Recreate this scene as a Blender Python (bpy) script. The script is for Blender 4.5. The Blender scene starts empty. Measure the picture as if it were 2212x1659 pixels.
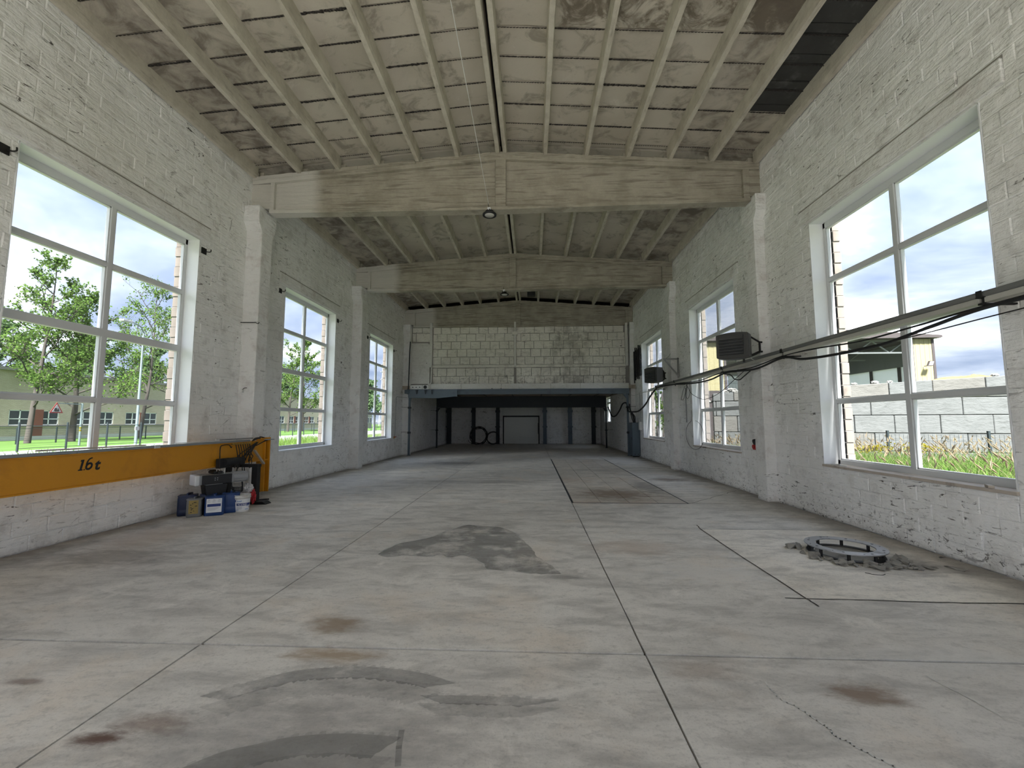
import bpy, bmesh, math, random
import numpy as np
from mathutils import Vector, Matrix

random.seed(7)
rng = np.random.default_rng(7)
R = math.radians
scene = bpy.context.scene
COL = scene.collection

# ------------------------------------------------------------------ camera
CAM_Z = 1.655
YAW, PITCH, ROLL, FPX = 0.0473, 0.0876, -0.0016, 925.72
def cam_axes():
    r = Vector((math.cos(YAW), math.sin(YAW), 0))
    f = Vector((-math.sin(YAW) * math.cos(PITCH), math.cos(YAW) * math.cos(PITCH), math.sin(PITCH)))
    u = r.cross(f)
    return r * math.cos(ROLL) + u * math.sin(ROLL), u * math.cos(ROLL) - r * math.sin(ROLL), f
cr_, cu_, cf_ = cam_axes()
cam_data = bpy.data.cameras.new('camera')
cam_data.sensor_width = 36.0
cam_data.lens = FPX / 2212 * 36.0
cam_data.clip_end = 2000
cam = bpy.data.objects.new('camera', cam_data)
COL.objects.link(cam)
cam.matrix_world = Matrix(((cr_.x, cu_.x, -cf_.x, 0), (cr_.y, cu_.y, -cf_.y, 0), (cr_.z, cu_.z, -cf_.z, CAM_Z), (0, 0, 0, 1)))
scene.camera = cam
def pix(p):
    d = Vector(p) - Vector((0, 0, CAM_Z))
    z = d.dot(cf_)
    if z < 0.1: return None
    return 1106 + FPX * d.dot(cr_) / z, 829.5 - FPX * d.dot(cu_) / z, z

# ------------------------------------------------------------------ exposure
scene.view_settings.view_transform = 'Standard'
scene.view_settings.look = 'None'
scene.view_settings.gamma = 1
scene.view_settings.use_curve_mapping = False
scene.view_settings.exposure = EXPOSURE = 4.0

# ------------------------------------------------------------------ node helper
class NB:
    def __init__(s, tree):
        s.t = tree; s.n = tree.nodes; s.l = tree.links
        s.n.clear()
    def new(s, typ, **kw):
        nd = s.n.new(typ)
        for k, v in kw.items(): setattr(nd, k, v)
        return nd
    def put(s, sock, v):
        if isinstance(v, bpy.types.NodeSocket): s.l.new(v, sock)
        elif isinstance(v, (tuple, list)) and len(v) == 3 and sock.type == 'RGBA': sock.default_value = (*v, 1)
        else: sock.default_value = v
    def pos(s): return s.new('ShaderNodeNewGeometry').outputs['Position']
    def obj(s): return s.new('ShaderNodeTexCoord').outputs['Object']
    def gen(s): return s.new('ShaderNodeTexCoord').outputs['Generated']
    def map(s, v, scale=(1, 1, 1), loc=(0, 0, 0), rot=(0, 0, 0)):
        m = s.new('ShaderNodeMapping'); s.put(m.inputs[0], v)
        m.inputs['Scale'].default_value = scale; m.inputs['Location'].default_value = loc; m.inputs['Rotation'].default_value = rot
        return m.outputs[0]
    def noise(s, v, scale=1, detail=4, rough=.55, dist=0):
        m = s.new('ShaderNodeTexNoise'); s.put(m.inputs['Vector'], v)
        m.inputs['Scale'].default_value = scale; m.inputs['Detail'].default_value = detail
        m.inputs['Roughness'].default_value = rough; m.inputs['Distortion'].default_value = dist
        return m.outputs[0]
    def voro(s, v, scale=1, feature='F1', out='Distance', rand=1):
        m = s.new('ShaderNodeTexVoronoi', feature=feature); s.put(m.inputs['Vector'], v)
        m.inputs['Scale'].default_value = scale; m.inputs['Randomness'].default_value = rand
        return m.outputs[out]
    def ramp(s, f, stops, mode='LINEAR'):
        r = s.new('ShaderNodeValToRGB'); s.put(r.inputs[0], f); cr = r.color_ramp; cr.interpolation = mode
        while len(cr.elements) < len(stops): cr.elements.new(.5)
        for e, (p, c) in zip(cr.elements, stops):
            e.position = p
            e.color = (c, c, c, 1) if not isinstance(c, (tuple, list)) else (*c, 1)
        return r.outputs[0]
    def step(s, f, a, b):          # 0 below a, 1 above b (or the reverse when a > b)
        m = s.new('ShaderNodeMapRange', interpolation_type='SMOOTHSTEP'); s.put(m.inputs[0], f)
        lo, hi, x, y = (a, b, 0, 1) if a < b else (b, a, 1, 0)
        m.inputs[1].default_value = lo; m.inputs[2].default_value = hi
        m.inputs[3].default_value = x; m.inputs[4].default_value = y
        return m.outputs[0]
    def math(s, op, a, b=0.0, clamp=False):
        m = s.new('ShaderNodeMath', operation=op, use_clamp=clamp)
        s.put(m.inputs[0], a); s.put(m.inputs[1], b)
        return m.outputs[0]
    def mul(s, a, b): return s.math('MULTIPLY', a, b)
    def mix(s, f, a, b, mode='MIX'):
        m = s.new('ShaderNodeMix', data_type='RGBA', blend_type=mode)
        s.put(m.inputs[0], f); s.put(m.inputs[6], a); s.put(m.inputs[7], b)
        return m.outputs[2]
    def sep(s, v):
        m = s.new('ShaderNodeSeparateXYZ'); s.put(m.inputs[0], v)
        return m.outputs
    def bump(s, h, strength=.3, dist=.01, normal=None):
        b = s.new('ShaderNodeBump'); s.put(b.inputs['Height'], h)
        b.inputs['Strength'].default_value = strength; b.inputs['Distance'].default_value = dist
        if normal: s.put(b.inputs['Normal'], normal)
        return b.outputs[0]
    def blob(s, v, c, r, rot=0, nz=None, amt=.7, soft=.55):   # ragged elliptical mask around a spot of the floor
        m = s.map(v, (1 / r[0], 1 / r[1], 0), (0, 0, 0))
        m2 = s.new('ShaderNodeVectorMath', operation='SUBTRACT'); s.put(m2.inputs[0], m)
        m2.inputs[1].default_value = (c[0] / r[0], c[1] / r[1], 0)
        l = s.new('ShaderNodeVectorMath', operation='LENGTH'); s.put(l.inputs[0], m2.outputs[0])
        d = l.outputs['Value']
        if nz: d = s.math('ADD', d, s.math('MULTIPLY', s.math('SUBTRACT', nz, .5), amt * 2))
        return s.step(d, 1.0, 1 - soft)
    def out(s, shader, disp=None):
        o = s.new('ShaderNodeOutputMaterial'); s.put(o.inputs[0], shader)
    def bsdf(s, color, rough=.8, metal=0., normal=None, spec=.4, **kw):
        b = s.new('ShaderNodeBsdfPrincipled')
        s.put(b.inputs['Base Color'], color); s.put(b.inputs['Roughness'], rough); s.put(b.inputs['Metallic'], metal)
        b.inputs['Specular IOR Level'].default_value = spec
        if normal: s.put(b.inputs['Normal'], normal)
        for k, v in kw.items(): s.put(b.inputs[k], v)
        return b.outputs[0]

def material(name):
    m = bpy.data.materials.new(name); m.use_nodes = True
    return m, NB(m.node_tree)

def plain(name, color, rough=.6, metal=0., var=.12, scale=6., bump=.1, spec=.4, dirt=None):
    m, n = material(name)
    p = n.pos()
    f = n.noise(p, scale, 6, .6)
    c = n.mix(f, tuple(x * (1 - var) for x in color), tuple(min(1, x * (1 + var)) for x in color))
    if dirt: c = n.mix(n.step(n.noise(p, scale * .45, 8, .65, .3), .52, .68), c, dirt)
    n.out(n.bsdf(c, n.math('ADD', rough - .08, n.mul(f, .16)), metal, n.bump(n.noise(p, scale * 8, 3), bump, .004), spec))
    return m

# ------------------------------------------------------------------ sky
world = bpy.data.worlds.new('overcast_sky'); scene.world = world; world.use_nodes = True
n = NB(world.node_tree)
d = n.gen()
x_, y_, z_ = n.sep(d)
den = n.math('ADD', n.math('MAXIMUM', z_, 0.0), .22)
cv = n.new('ShaderNodeCombineXYZ')
n.put(cv.inputs[0], n.math('DIVIDE', x_, den)); n.put(cv.inputs[1], n.math('DIVIDE', y_, den)); cv.inputs[2].default_value = 3.1
c1 = n.noise(cv.outputs[0], 1.25, 9, .58, .35)
c2 = n.noise(n.map(cv.outputs[0], (1, 1, 1), (5, 9, 2)), .55, 5, .5)
cl = n.math('ADD', n.mul(c1, .68), n.mul(c2, .32))
SKY_BLUE, SKY_WHITE, SKY_GAIN = (.040, .051, .074), (1.0, 1.0, 1.0), .85
tone = n.ramp(cl, [(.42, SKY_BLUE), (.515, (.066, .077, .099)), (.575, (.097, .105, .122)), (.612, (.6, .62, .65)), (.665, SKY_WHITE)])
zen = n.math('DIVIDE', n.math('ADD', 1.0, n.mul(n.math('MAXIMUM', z_, 0.0), 2.0)), 1.5)   # overcast sky: zenith three times the horizon
bg = n.new('ShaderNodeBackground')
n.put(bg.inputs[0], tone); n.put(bg.inputs[1], n.mul(zen, SKY_GAIN))
wo = n.new('ShaderNodeOutputWorld'); n.put(wo.inputs[0], bg.outputs[0])

# hazy sun added out of view to brighten the hall through the gateway
sun_data = bpy.data.lights.new('sun', 'SUN'); sun_data.energy = SUN_POWER = 1.9; sun_data.angle = R(9); sun_data.color = (1.0, .985, .96)
sun = bpy.data.objects.new('sun', sun_data); COL.objects.link(sun); sun.rotation_euler = (R(42), 0, R(2))

# ------------------------------------------------------------------ mesh helper
class MB:
    def __init__(s): s.v = []; s.f = []; s.m = []; s.sm = []; s.cm = 0
    def add(s, verts, faces, smooth=False):
        o = len(s.v); s.v += [tuple(v) for v in verts]
        for f in faces: s.f.append(tuple(o + i for i in f)); s.m.append(s.cm); s.sm.append(smooth)
        return s
    def box(s, a, b, M=None):
        x0, y0, z0 = (min(a[i], b[i]) for i in range(3)); x1, y1, z1 = (max(a[i], b[i]) for i in range(3))
        v = [(x0, y0, z0), (x1, y0, z0), (x1, y1, z0), (x0, y1, z0), (x0, y0, z1), (x1, y0, z1), (x1, y1, z1), (x0, y1, z1)]
        if M: v = [M @ Vector(p) for p in v]
        return s.add(v, [(3, 2, 1, 0), (4, 5, 6, 7), (0, 1, 5, 4), (1, 2, 6, 5), (2, 3, 7, 6), (3, 0, 4, 7)])
    def cbox(s, c, size, M=None):
        return s.box([c[i] - size[i] / 2 for i in range(3)], [c[i] + size[i] / 2 for i in range(3)], M)
    def beam(s, p, q, w, h, up=(0, 0, 1)):       # a bar of w x h from p to q
        p, q = Vector(p), Vector(q); f = (q - p).normalized(); u = Vector(up)
        r = f.cross(u)
        if r.length < 1e-4: r = f.cross(Vector((1, 0, 0)))
        r.normalize(); u = r.cross(f)
        v = []
        for e in (p, q):
            for a, b in ((-1, -1), (1, -1), (1, 1), (-1, 1)): v.append(e + r * a * w / 2 + u * b * h / 2)
        return s.add(v, [(0, 1, 2, 3), (7, 6, 5, 4), (0, 4, 5, 1), (1, 5, 6, 2), (2, 6, 7, 3), (3, 7, 4, 0)])
    def tube(s, pts, r, n=8, cap=True, smooth=True):
        pts = [Vector(p) for p in pts]; rs = r if isinstance(r, (list, tuple)) else [r] * len(pts)
        rings = []; prev = None
        for i, p in enumerate(pts):
            t = (pts[min(i + 1, len(pts) - 1)] - pts[max(i - 1, 0)])
            t = t.normalized() if t.length > 1e-9 else Vector((0, 0, 1))
            if prev is None:
                a = Vector((0, 0, 1)) if abs(t.z) < .9 else Vector((1, 0, 0))
                u = t.cross(a).normalized()
            else:
                u = prev - t * prev.dot(t)
                u = u.normalized() if u.length > 1e-6 else t.orthogonal().normalized()
            prev = u; w = t.cross(u)
            rings.append([p + (u * math.cos(2 * math.pi * k / n) + w * math.sin(2 * math.pi * k / n)) * rs[i] for k in range(n)])
        v = [q for g in rings for q in g]; f = []
        for i in range(len(pts) - 1):
            for k in range(n):
                f.append((i * n + k, i * n + (k + 1) % n, (i + 1) * n + (k + 1) % n, (i + 1) * n + k))
        s.add(v, f, smooth)
        if cap:
            s.add(rings[0], [tuple(range(n))[::-1]]); s.add(rings[-1], [tuple(range(n))])
        return s
    def cyl(s, p, q, r, n=16, r2=None, smooth=True): return s.tube([p, q], [r, r if r2 is None else r2], n, True, smooth)
    def lathe(s, prof, n=24, c=(0, 0, 0), close=False, smooth=True):  # prof: (radius, z)
        v = []; f = []; m = len(prof)
        for k in range(n):
            a = 2 * math.pi * k / n
            for r, z in prof: v.append((c[0] + r * math.cos(a), c[1] + r * math.sin(a), c[2] + z))
        for k in range(n):
            k2 = (k + 1) % n
            for i in range(m if close else m - 1):
                j = (i + 1) % m
                f.append((k * m + i, k2 * m + i, k2 * m + j, k * m + j))
        return s.add(v, f, smooth)
    def prism(s, poly, axis, a, b):      # poly in the two other axes, extruded from a to b
        o = {'x': lambda p, t: (t, p[0], p[1]), 'y': lambda p, t: (p[0], t, p[1]), 'z': lambda p, t: (p[0], p[1], t)}[axis]
        k = len(poly)
        v = [o(p, a) for p in poly] + [o(p, b) for p in poly]
        return s.add(v, [tuple(range(k))[::-1], tuple(range(k, 2 * k))] + [(i, (i + 1) % k, k + (i + 1) % k, k + i) for i in range(k)])
    def build(s, name, mat, parent=None, local=False, recalc=True):
        me = bpy.data.meshes.new(name)
        me.from_pydata(s.v, [], s.f)
        mats = mat if isinstance(mat, (list, tuple)) else [mat]
        for x in mats: me.materials.append(x)
        if len(mats) > 1: me.polygons.foreach_set('material_index', s.m)
        me.polygons.foreach_set('use_smooth', s.sm)
        if recalc and len(s.f) < 60000:
            bm = bmesh.new(); bm.from_mesh(me); bmesh.ops.recalc_face_normals(bm, faces=bm.faces); bm.to_mesh(me); bm.free()
        me.update()
        o = bpy.data.objects.new(name, me); COL.objects.link(o)
        if parent: adopt(o, parent, local)
        return o
def adopt(o, parent, local=False):
    o.parent = parent
    if not local and parent.parent is None: o.matrix_parent_inverse = loc_of(parent).inverted()
def loc_of(r): return Matrix.LocRotScale(r.location, r.rotation_euler, r.scale)
def tag(o, label, cat=None, group=None, kind=None):
    if label: o['label'] = label
    if cat: o['category'] = cat
    if group: o['group'] = group
    if kind: o['kind'] = kind
    return o
def thing(name, loc, label, cat, group=None, kind=None):
    o = bpy.data.objects.new(name, None); COL.objects.link(o); o.location = loc; o.empty_display_size = .2
    return tag(o, label, cat, group, kind)
def bevel(o, w=.004, seg=2, ang=40):
    m = o.modifiers.new('edge', 'BEVEL'); m.width = w; m.segments = seg; m.limit_method = 'ANGLE'; m.angle_limit = R(ang)
    return o
def copy_tree(o, loc, parent=None):
    c = o.copy(); COL.objects.link(c)
    if parent: c.parent = parent
    else: c.location = loc
    for ch in list(o.children): copy_tree(ch, None, c)
    return c
def lerp(a, b, t): return a + (b - a) * t
def sag(p, q, drop, k=14):
    p, q = Vector(p), Vector(q)
    return [p.lerp(q, t / k) - Vector((0, 0, drop * 4 * (t / k) * (1 - t / k))) for t in range(k + 1)]
def smooth_path(pts, k=6):                      # Catmull-Rom
    P = [Vector(p) for p in pts]; P = [P[0] * 2 - P[1]] + P + [P[-1] * 2 - P[-2]]; out = []
    for i in range(1, len(P) - 2):
        for j in range(k):
            t = j / k; a, b, c, d_ = P[i - 1:i + 3]
            out.append(.5 * ((2 * b) + (c - a) * t + (2 * a - 5 * b + 4 * c - d_) * t * t + (3 * b - a - 3 * c + d_) * t ** 3))
    return out + [P[-2]]
# ------------------------------------------------------------------ materials
def wall_mat(name, a, b, dark, chip=1.0, peel=0.0, soot=False):
    m, n = material(name); p = n.pos(); x, y, z = n.sep(p)
    big = n.noise(p, .55, 3, .55); mid = n.noise(p, 3.2, 6, .64); fine = n.noise(p, 22, 3, .6)
    c = n.mix(n.step(big, .35, .68), a, b)
    c = n.mix(n.mul(n.step(mid, .50, .74), .55), c, dark)
    # scuffs and chips run along the courses
    st = n.noise(n.map(p, (3.2, 3.2, 13)), 1.5, 6, .68, .9)
    lap = n.noise(n.map(p, (1.3, 1.3, 5.2)), 1.6, 4, .6)
    ve = n.voro(n.map(n.math('ADD', 0, 0) if False else p, (.9, .9, 2.2)), 1.3, 'DISTANCE_TO_EDGE')
    crack = n.mul(n.step(n.math('ADD', ve, n.mul(n.noise(p, 7, 4, .7), .16)), .085, .070), n.step(n.noise(n.map(p, loc=(3, 5, 1)), .9, 3), .50, .62))
    gate = n.step(n.noise(p, 1.15, 3, .5), .44, .66)
    ch = n.mul(n.mul(n.step(st, .60, .65), n.math('ADD', .30, gate)), chip)
    spot = n.mul(n.step(n.noise(p, 9, 5, .7), .70, .74), chip)
    ch = n.math('MAXIMUM', n.math('MAXIMUM', ch, n.mul(spot, .6), True), n.mul(crack, .55 * min(1, chip)), True)
    if peel:
        low = n.step(n.math('ADD', z, n.mul(n.math('SUBTRACT', big, .5), .7)), .62, .0)
        low = n.mul(low, n.step(x, 2, 4))
        pk = n.mul(n.mul(low, n.step(n.noise(n.map(p, (1, 1, 1.5)), 13, 6, .72, .5), .56, .63)), peel)
        ch = n.math('MAXIMUM', ch, pk, True)
        c = n.mix(n.mul(n.step(n.math('ADD', z, n.mul(fine, .12)), .16, .02), .5), c, (.20, .17, .14))
    if soot:
        sm = n.blob(n.map(p, (1, 0, 0)), (1.9, 0), (1.6, 1), 0, n.noise(p, 1.7, 6, .65), .8, .9)
        c = n.mix(n.mul(n.mul(sm, n.step(n.noise(p, 2.6, 8, .7), .36, .62)), .62), c, (.20, .185, .16))
        c = n.mix(n.mul(n.mul(n.step(z, 4.5, 3.7), n.step(n.noise(p, 5, 8, .72, .8), .53, .60)), .7), c, (.30, .28, .25))
    c = n.mix(ch, c, (.115, .105, .098))
    h = n.math('ADD', n.noise(p, 5.5, 4, .65), n.mul(lap, 1.5))
    n.out(n.bsdf(c, .85, 0, n.bump(h, 1.0, .03), .25))
    return m
M_WALL = wall_mat('white_painted_masonry', (.90, .895, .885), (.81, .80, .775), (.50, .48, .455), 1.0, 1.0)
M_COLUMN = wall_mat('white_painted_concrete', (.86, .855, .845), (.76, .75, .73), (.54, .48, .455), .45, .5)
M_UPPER = wall_mat('soot_stained_block', (.86, .83, .765), (.70, .67, .61), (.42, .39, .345), 1.0, 0, True)
M_UPPER_WHITE = wall_mat('painted_mezzanine_trim', (.74, .73, .70), (.66, .64, .60), (.5, .48, .44), .25)
M_REVEAL = plain('window_reveal_paint', (.82, .83, .84), .7, 0, .05, 4, .15)
M_JOINT = plain('recessed_joint', (.30, .28, .26), .95, 0, .2, 9, .2)

m, n = material('roof_concrete'); M_ROOF = m; p = n.pos()
big = n.noise(p, .7, 4, .5); mid = n.noise(n.map(p, (1, 1, 1)), 2.2, 8, .66, .7); fi = n.noise(p, 14, 5, .6)
c = n.mix(n.step(big, .35, .7), (.56, .515, .435), (.45, .41, .34))
c = n.mix(n.mul(n.step(mid, .50, .66), .62), c, (.21, .185, .145))
c = n.mix(n.mul(n.step(n.noise(p, 1.6, 7, .7, 1.2), .60, .70), .55), c, (.64, .60, .52))
x, y, z = n.sep(p)
wet = n.mul(n.mul(n.step(y, 6.5, 6.3), n.step(x, .2, .6)), n.step(n.noise(p, 1.8, 8, .7, 1.5), .40, .60))
c = n.mix(n.mul(wet, .85), c, (.13, .105, .075))
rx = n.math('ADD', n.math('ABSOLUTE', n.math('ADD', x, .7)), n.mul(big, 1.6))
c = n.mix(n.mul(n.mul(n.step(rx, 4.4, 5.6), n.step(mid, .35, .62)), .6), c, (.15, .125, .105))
n.out(n.bsdf(c, .9, 0, n.bump(fi, .5, .008), .2))

m, n = material('rib_concrete'); M_RIB = m; p = n.pos()
mid = n.noise(p, 3, 7, .65); fi = n.noise(p, 30, 4, .6)
c = n.mix(n.step(mid, .35, .7), (.60, .56, .475), (.47, .43, .36))
c = n.mix(n.mul(n.step(n.noise(n.map(p, (6, 1.2, 6)), 2, 6, .65), .54, .68), .55), c, (.32, .28, .23))
n.out(n.bsdf(c, .9, 0, n.bump(fi, .6, .008), .2))

m, n = material('beam_concrete'); M_BEAM = m; p = n.pos()
mid = n.noise(p, 2, 8, .65); bo = n.noise(n.map(p, (.7, 1, 11)), 1.6, 6, .6, .3); fi = n.noise(p, 18, 5, .65)
c = n.mix(n.step(mid, .35, .7), (.44, .405, .335), (.33, .30, .24))
c = n.mix(n.mul(n.step(bo, .50, .64), .7), c, (.20, .18, .145))
x, y, z = n.sep(p)
c = n.mix(n.mul(n.step(n.math('ADD', x, n.mul(mid, .1)), -4.75, -5.1), .75), c, (.70, .68, .63))
n.out(n.bsdf(c, .9, 0, n.bump(n.math('ADD', n.mul(bo, 1.2), n.mul(fi, .5)), .8, .02), .2))
M_TAR = plain('roof_tar', (.035, .03, .027), .95, 0, .3, 20, .3)
M_DARKROOF = plain('sooty_roof_sheet', (.05, .05, .048), .85, 0, .35, 5, .4, .3, (.10, .10, .095))

def floor_mat(name, base, alt, warm, stains=True, alpha=None):
    m, n = material(name); p = n.pos()
    big = n.noise(p, .42, 5, .55, .3); mid = n.noise(n.map(p, (1, .8, 1), rot=(0, 0, .35)), 2.1, 6, .66, .5)
    fi = n.noise(p, 26, 3, .65); sw = n.noise(n.map(p, (1, 2.6, 1), rot=(0, 0, -.62)), 1.5, 7, .68, .5)
    c = n.mix(n.step(big, .35, .66), base, alt)
    c = n.mix(n.mul(n.step(sw, .40, .70), .72), c, tuple(v * .56 for v in base))
    c = n.mix(n.mul(n.step(mid, .55, .74), .6), c, tuple(min(1, v * 1.35) for v in base))
    c = n.mix(n.mul(n.step(n.noise(n.map(p, loc=(7, 3, 0)), .8, 6, .6), .52, .70), .55), c, warm)
    c = n.mix(n.mul(n.step(n.noise(n.map(p, (1, 1.7, 1), rot=(0, 0, -.6)), 8.5, 5, .75), .50, .68), .42), c, tuple(v * .52 for v in base))
    c = n.mix(n.mul(n.step(n.noise(p, 60, 3, .7), .5, .75), .28), c, (.2, .19, .175))
    c = n.mix(n.mul(n.step(fi, .55, .8), .3), c, (.16, .15, .14))
    if stains:
        nz = n.noise(n.map(p, (1, 2.4, 1), rot=(0, 0, .55)), 3.2, 6, .68)
        nz2 = n.noise(p, 2.4, 4, .62)
        for cx, cy, rx, ry, col, s in STAINS:
            c = n.mix(n.mul(n.blob(p, (cx, cy), (rx, ry), 0, nz, .9, .8), s), c, col)
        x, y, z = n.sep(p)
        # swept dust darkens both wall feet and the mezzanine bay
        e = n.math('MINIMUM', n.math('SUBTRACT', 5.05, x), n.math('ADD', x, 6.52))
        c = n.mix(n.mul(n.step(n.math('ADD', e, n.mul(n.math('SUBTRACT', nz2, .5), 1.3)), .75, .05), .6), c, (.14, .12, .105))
    rough = n.math('ADD', .55, n.mul(mid, .3))
    sh = n.bsdf(c, rough, 0, n.bump(fi, .25, .006), .35)
    n.out(sh)
    return m
RUST, BROWN, DARK, PALE = (.105, .045, .025), (.21, .145, .10), (.15, .14, .13), (.62, .61, .59)
STAINS = [(-2.26, 2.30, .24, .075, RUST, .95), (-2.10, 2.42, .30, .12, (.17, .09, .055), .6), (-3.25, 2.75, .16, .05, RUST, .6),
          (-1.62, 3.60, .33, .20, (.25, .175, .11), .75), (-1.42, 3.15, .40, .14, (.33, .24, .15), .8), (2.03, 2.86, .32, .16, BROWN, .85),
          (1.15, 3.1, .35, .2, (.24, .17, .12), .4), (1.9, 5.0, .9, .5, PALE, .5), (1.3, 5.9, .8, .5, (.45, .36, .29), .5),
          (2.9, 3.3, .9, .25, PALE, .4), (-3.0, 17.2, 1.6, .9, DARK, .55), (-1.7, 12.0, 3.0, .4, (.19, .17, .155), .35), (1.9, 10.1, 1.2, 1.1, (.20, .145, .105), .85),
          (2.9, 11.2, .5, 1.6, DARK, .6), (3.9, 12.6, .8, .5, (.18, .13, .10), .75), (-.3, 5.0, .6, .15, DARK, .35),
          (-5.6, 6.1, .8, .8, (.52, .44, .38), .55), (-4.9, 7.2, 1.2, .35, (.5, .47, .43), .5), (.3, 4.75, .45, .12, DARK, .6),
          (-5.2, 5.2, 1.2, .5, (.20, .175, .155), .5), (-1.2, 2.2, 1.3, .9, (.25, .235, .225), .55), (4.1, 5.3, .9, .5, (.2, .18, .16), .6)]
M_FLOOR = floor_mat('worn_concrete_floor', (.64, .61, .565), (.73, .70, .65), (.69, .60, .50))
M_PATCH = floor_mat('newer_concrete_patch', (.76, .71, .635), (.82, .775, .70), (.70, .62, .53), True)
M_PIT = floor_mat('pit_cover_concrete', (.56, .515, .455), (.66, .61, .535), (.50, .39, .30), True)

def decal(name, color, thr, scale, strength):
    m, n = material(name); p = n.pos()
    f = n.mul(n.step(n.noise(p, scale, 7, .66), thr, thr + .2), strength)
    tr = n.new('ShaderNodeBsdfTransparent')
    mx = n.new('ShaderNodeMixShader'); n.put(mx.inputs[0], f); n.put(mx.inputs[1], tr.outputs[0])
    c = n.mix(n.noise(p, 9, 6), tuple(v * .8 for v in color), tuple(v * 1.15 for v in color))
    n.put(mx.inputs[2], n.bsdf(c, .7))
    n.out(mx.outputs[0]); return m
M_SKIM = decal('bare_grey_skim', (.27, .268, .262), .36, 2.2, .50)
M_TYRE = decal('tyre_rubber_mark', (.17, .17, .172), .30, 3, .30)
M_TYRE2 = decal('faint_tyre_mark', (.19, .188, .186), .32, 2.5, .17)
M_RIM = plain('chipped_paint_rim', (.62, .61, .58), .9)
M_CUT = plain('joint_dirt', (.055, .048, .042), .95, 0, .3, 12)

M_PVC = plain('white_window_frame', (.64, .65, .66), .35, 0, .03, 3, .02, .5)
m, n = material('window_glass'); M_GLASS = m; p = n.pos()
tr = n.new('ShaderNodeBsdfTransparent'); tr.inputs[0].default_value = (.97, .985, .98, 1)
gl = n.new('ShaderNodeBsdfGlossy'); gl.inputs['Roughness'].default_value = .02
df = n.bsdf((.75, .76, .78), .9)  # dirt film, strengthened into a pale haze that washes out the view
lw = n.new('ShaderNodeLayerWeight'); lw.inputs[0].default_value = .12
m1 = n.new('ShaderNodeMixShader'); n.put(m1.inputs[0], n.math('ADD', .035, n.mul(n.step(n.noise(p, 1.4, 6, .6), .35, .8), .035))); n.put(m1.inputs[1], tr.outputs[0]); n.put(m1.inputs[2], df)
m2 = n.new('ShaderNodeMixShader'); n.put(m2.inputs[0], n.mul(lw.outputs['Fresnel'], .5)); n.put(m2.inputs[1], m1.outputs[0]); n.put(m2.inputs[2], gl.outputs[0])
n.out(m2.outputs[0])
M_SILL = plain('dusty_sill', (.50, .44, .38), .85, 0, .2, 7, .3, .3, (.25, .21, .18))
M_BRICK = plain('cream_facing_brick', (.22, .19, .165), .9, 0, .2, 5, .4, .3, (.165, .14, .12))

M_YELLOW = plain('crane_yellow', (.62, .27, .012), .42, 0, .07, 2.2, .05, .5, (.50, .21, .012))
M_RAIL = plain('grey_rail', (.36, .38, .40), .4, .6, .1, 9, .1)
M_BLACK = plain('black_plastic', (.018, .018, .02), .5, 0, .2, 10, .1)
M_BLACKM = plain('black_steel', (.022, .021, .021), .55, .2, .25, 12, .15)
M_RUBBER = plain('black_cable', (.02, .02, .022), .6, 0, .2, 14, .05)
M_GREYB = plain('grey_casting', (.33, .335, .34), .45, .2, .08, 9, .08)
M_SILVER = plain('pale_grey_cap', (.66, .67, .68), .4, .2, .06, 9, .05)
M_BRASS = plain('brass_clamp', (.55, .38, .12), .35, .9, .15, 20, .1)
M_NAVY = plain('navy_plastic', (.008, .016, .055), .42, 0, .15, 8, .08, .5)
M_BLUE = plain('blue_plastic', (.012, .045, .17), .4, 0, .12, 8, .08, .5)
M_GREYCAN = plain('grey_plastic', (.17, .17, .17), .45, 0, .15, 8, .08, .5)
M_GOLD = plain('gold_label', (.32, .23, .07), .5, 0, .45, 18, .02)
M_LABEL = plain('white_label', (.78, .79, .82), .5, 0, .04, 9, .02)
M_INK = plain('dark_blue_ink', (.02, .045, .20), .5, 0, .1, 9, .02)
M_INKL = plain('pale_blue_ink', (.12, .28, .55), .5, 0, .1, 9, .02)
M_GREYINK = plain('grey_print', (.30, .32, .38), .5, 0, .1, 9, .02)
M_BUCKET = plain('white_bucket', (.76, .75, .72), .45, 0, .06, 6, .05, .5, (.60, .55, .50))
M_RESIDUE = plain('dried_filler', (.40, .33, .27), .9, 0, .2, 14, .3)
M_BAG = plain('clear_bag_film', (.62, .60, .60), .35, 0, .12, 12, .5, .6)
M_RED = plain('red_film', (.42, .02, .03), .4, 0, .1, 10, .1)
M_HEAT = plain('heater_grey', (.05, .049, .047), .5, 0, .1, 6, .06)
M_HEATS = plain('heater_side_grey', (.095, .095, .097), .5, 0, .08, 6, .06)
M_TRUNK = plain('cable_tray_zinc', (.27, .27, .265), .4, .45, .12, 8, .08)
M_TRUNKW = plain('tray_cover_white', (.46, .45, .41), .55, 0, .08, 8, .08)
M_BLUEST = plain('blue_grey_steel', (.105, .135, .165), .5, .1, .12, 3, .1, .45, (.075, .095, .12))
M_DKST = plain('dark_steel', (.030, .036, .042), .55, .1, .15, 3, .1)
M_CAB = plain('cabinet_blue_grey', (.115, .15, .18), .45, .1, .07, 3, .05)
M_LENS = plain('lamp_lens', (.52, .51, .48), .25, 0, .03, 9, .02)
M_STEEL = plain('bare_steel_ring', (.42, .43, .45), .42, .75, .12, 9, .15, .5, (.19, .185, .18))
M_CHUNK = plain('broken_concrete', (.25, .238, .215), .95, 0, .3, 9, .6, .2, (.13, .122, .11))
M_DOOR = plain('sectional_door_grey', (.68, .69, .66), .5, 0, .05, 1.2, .05)
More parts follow.
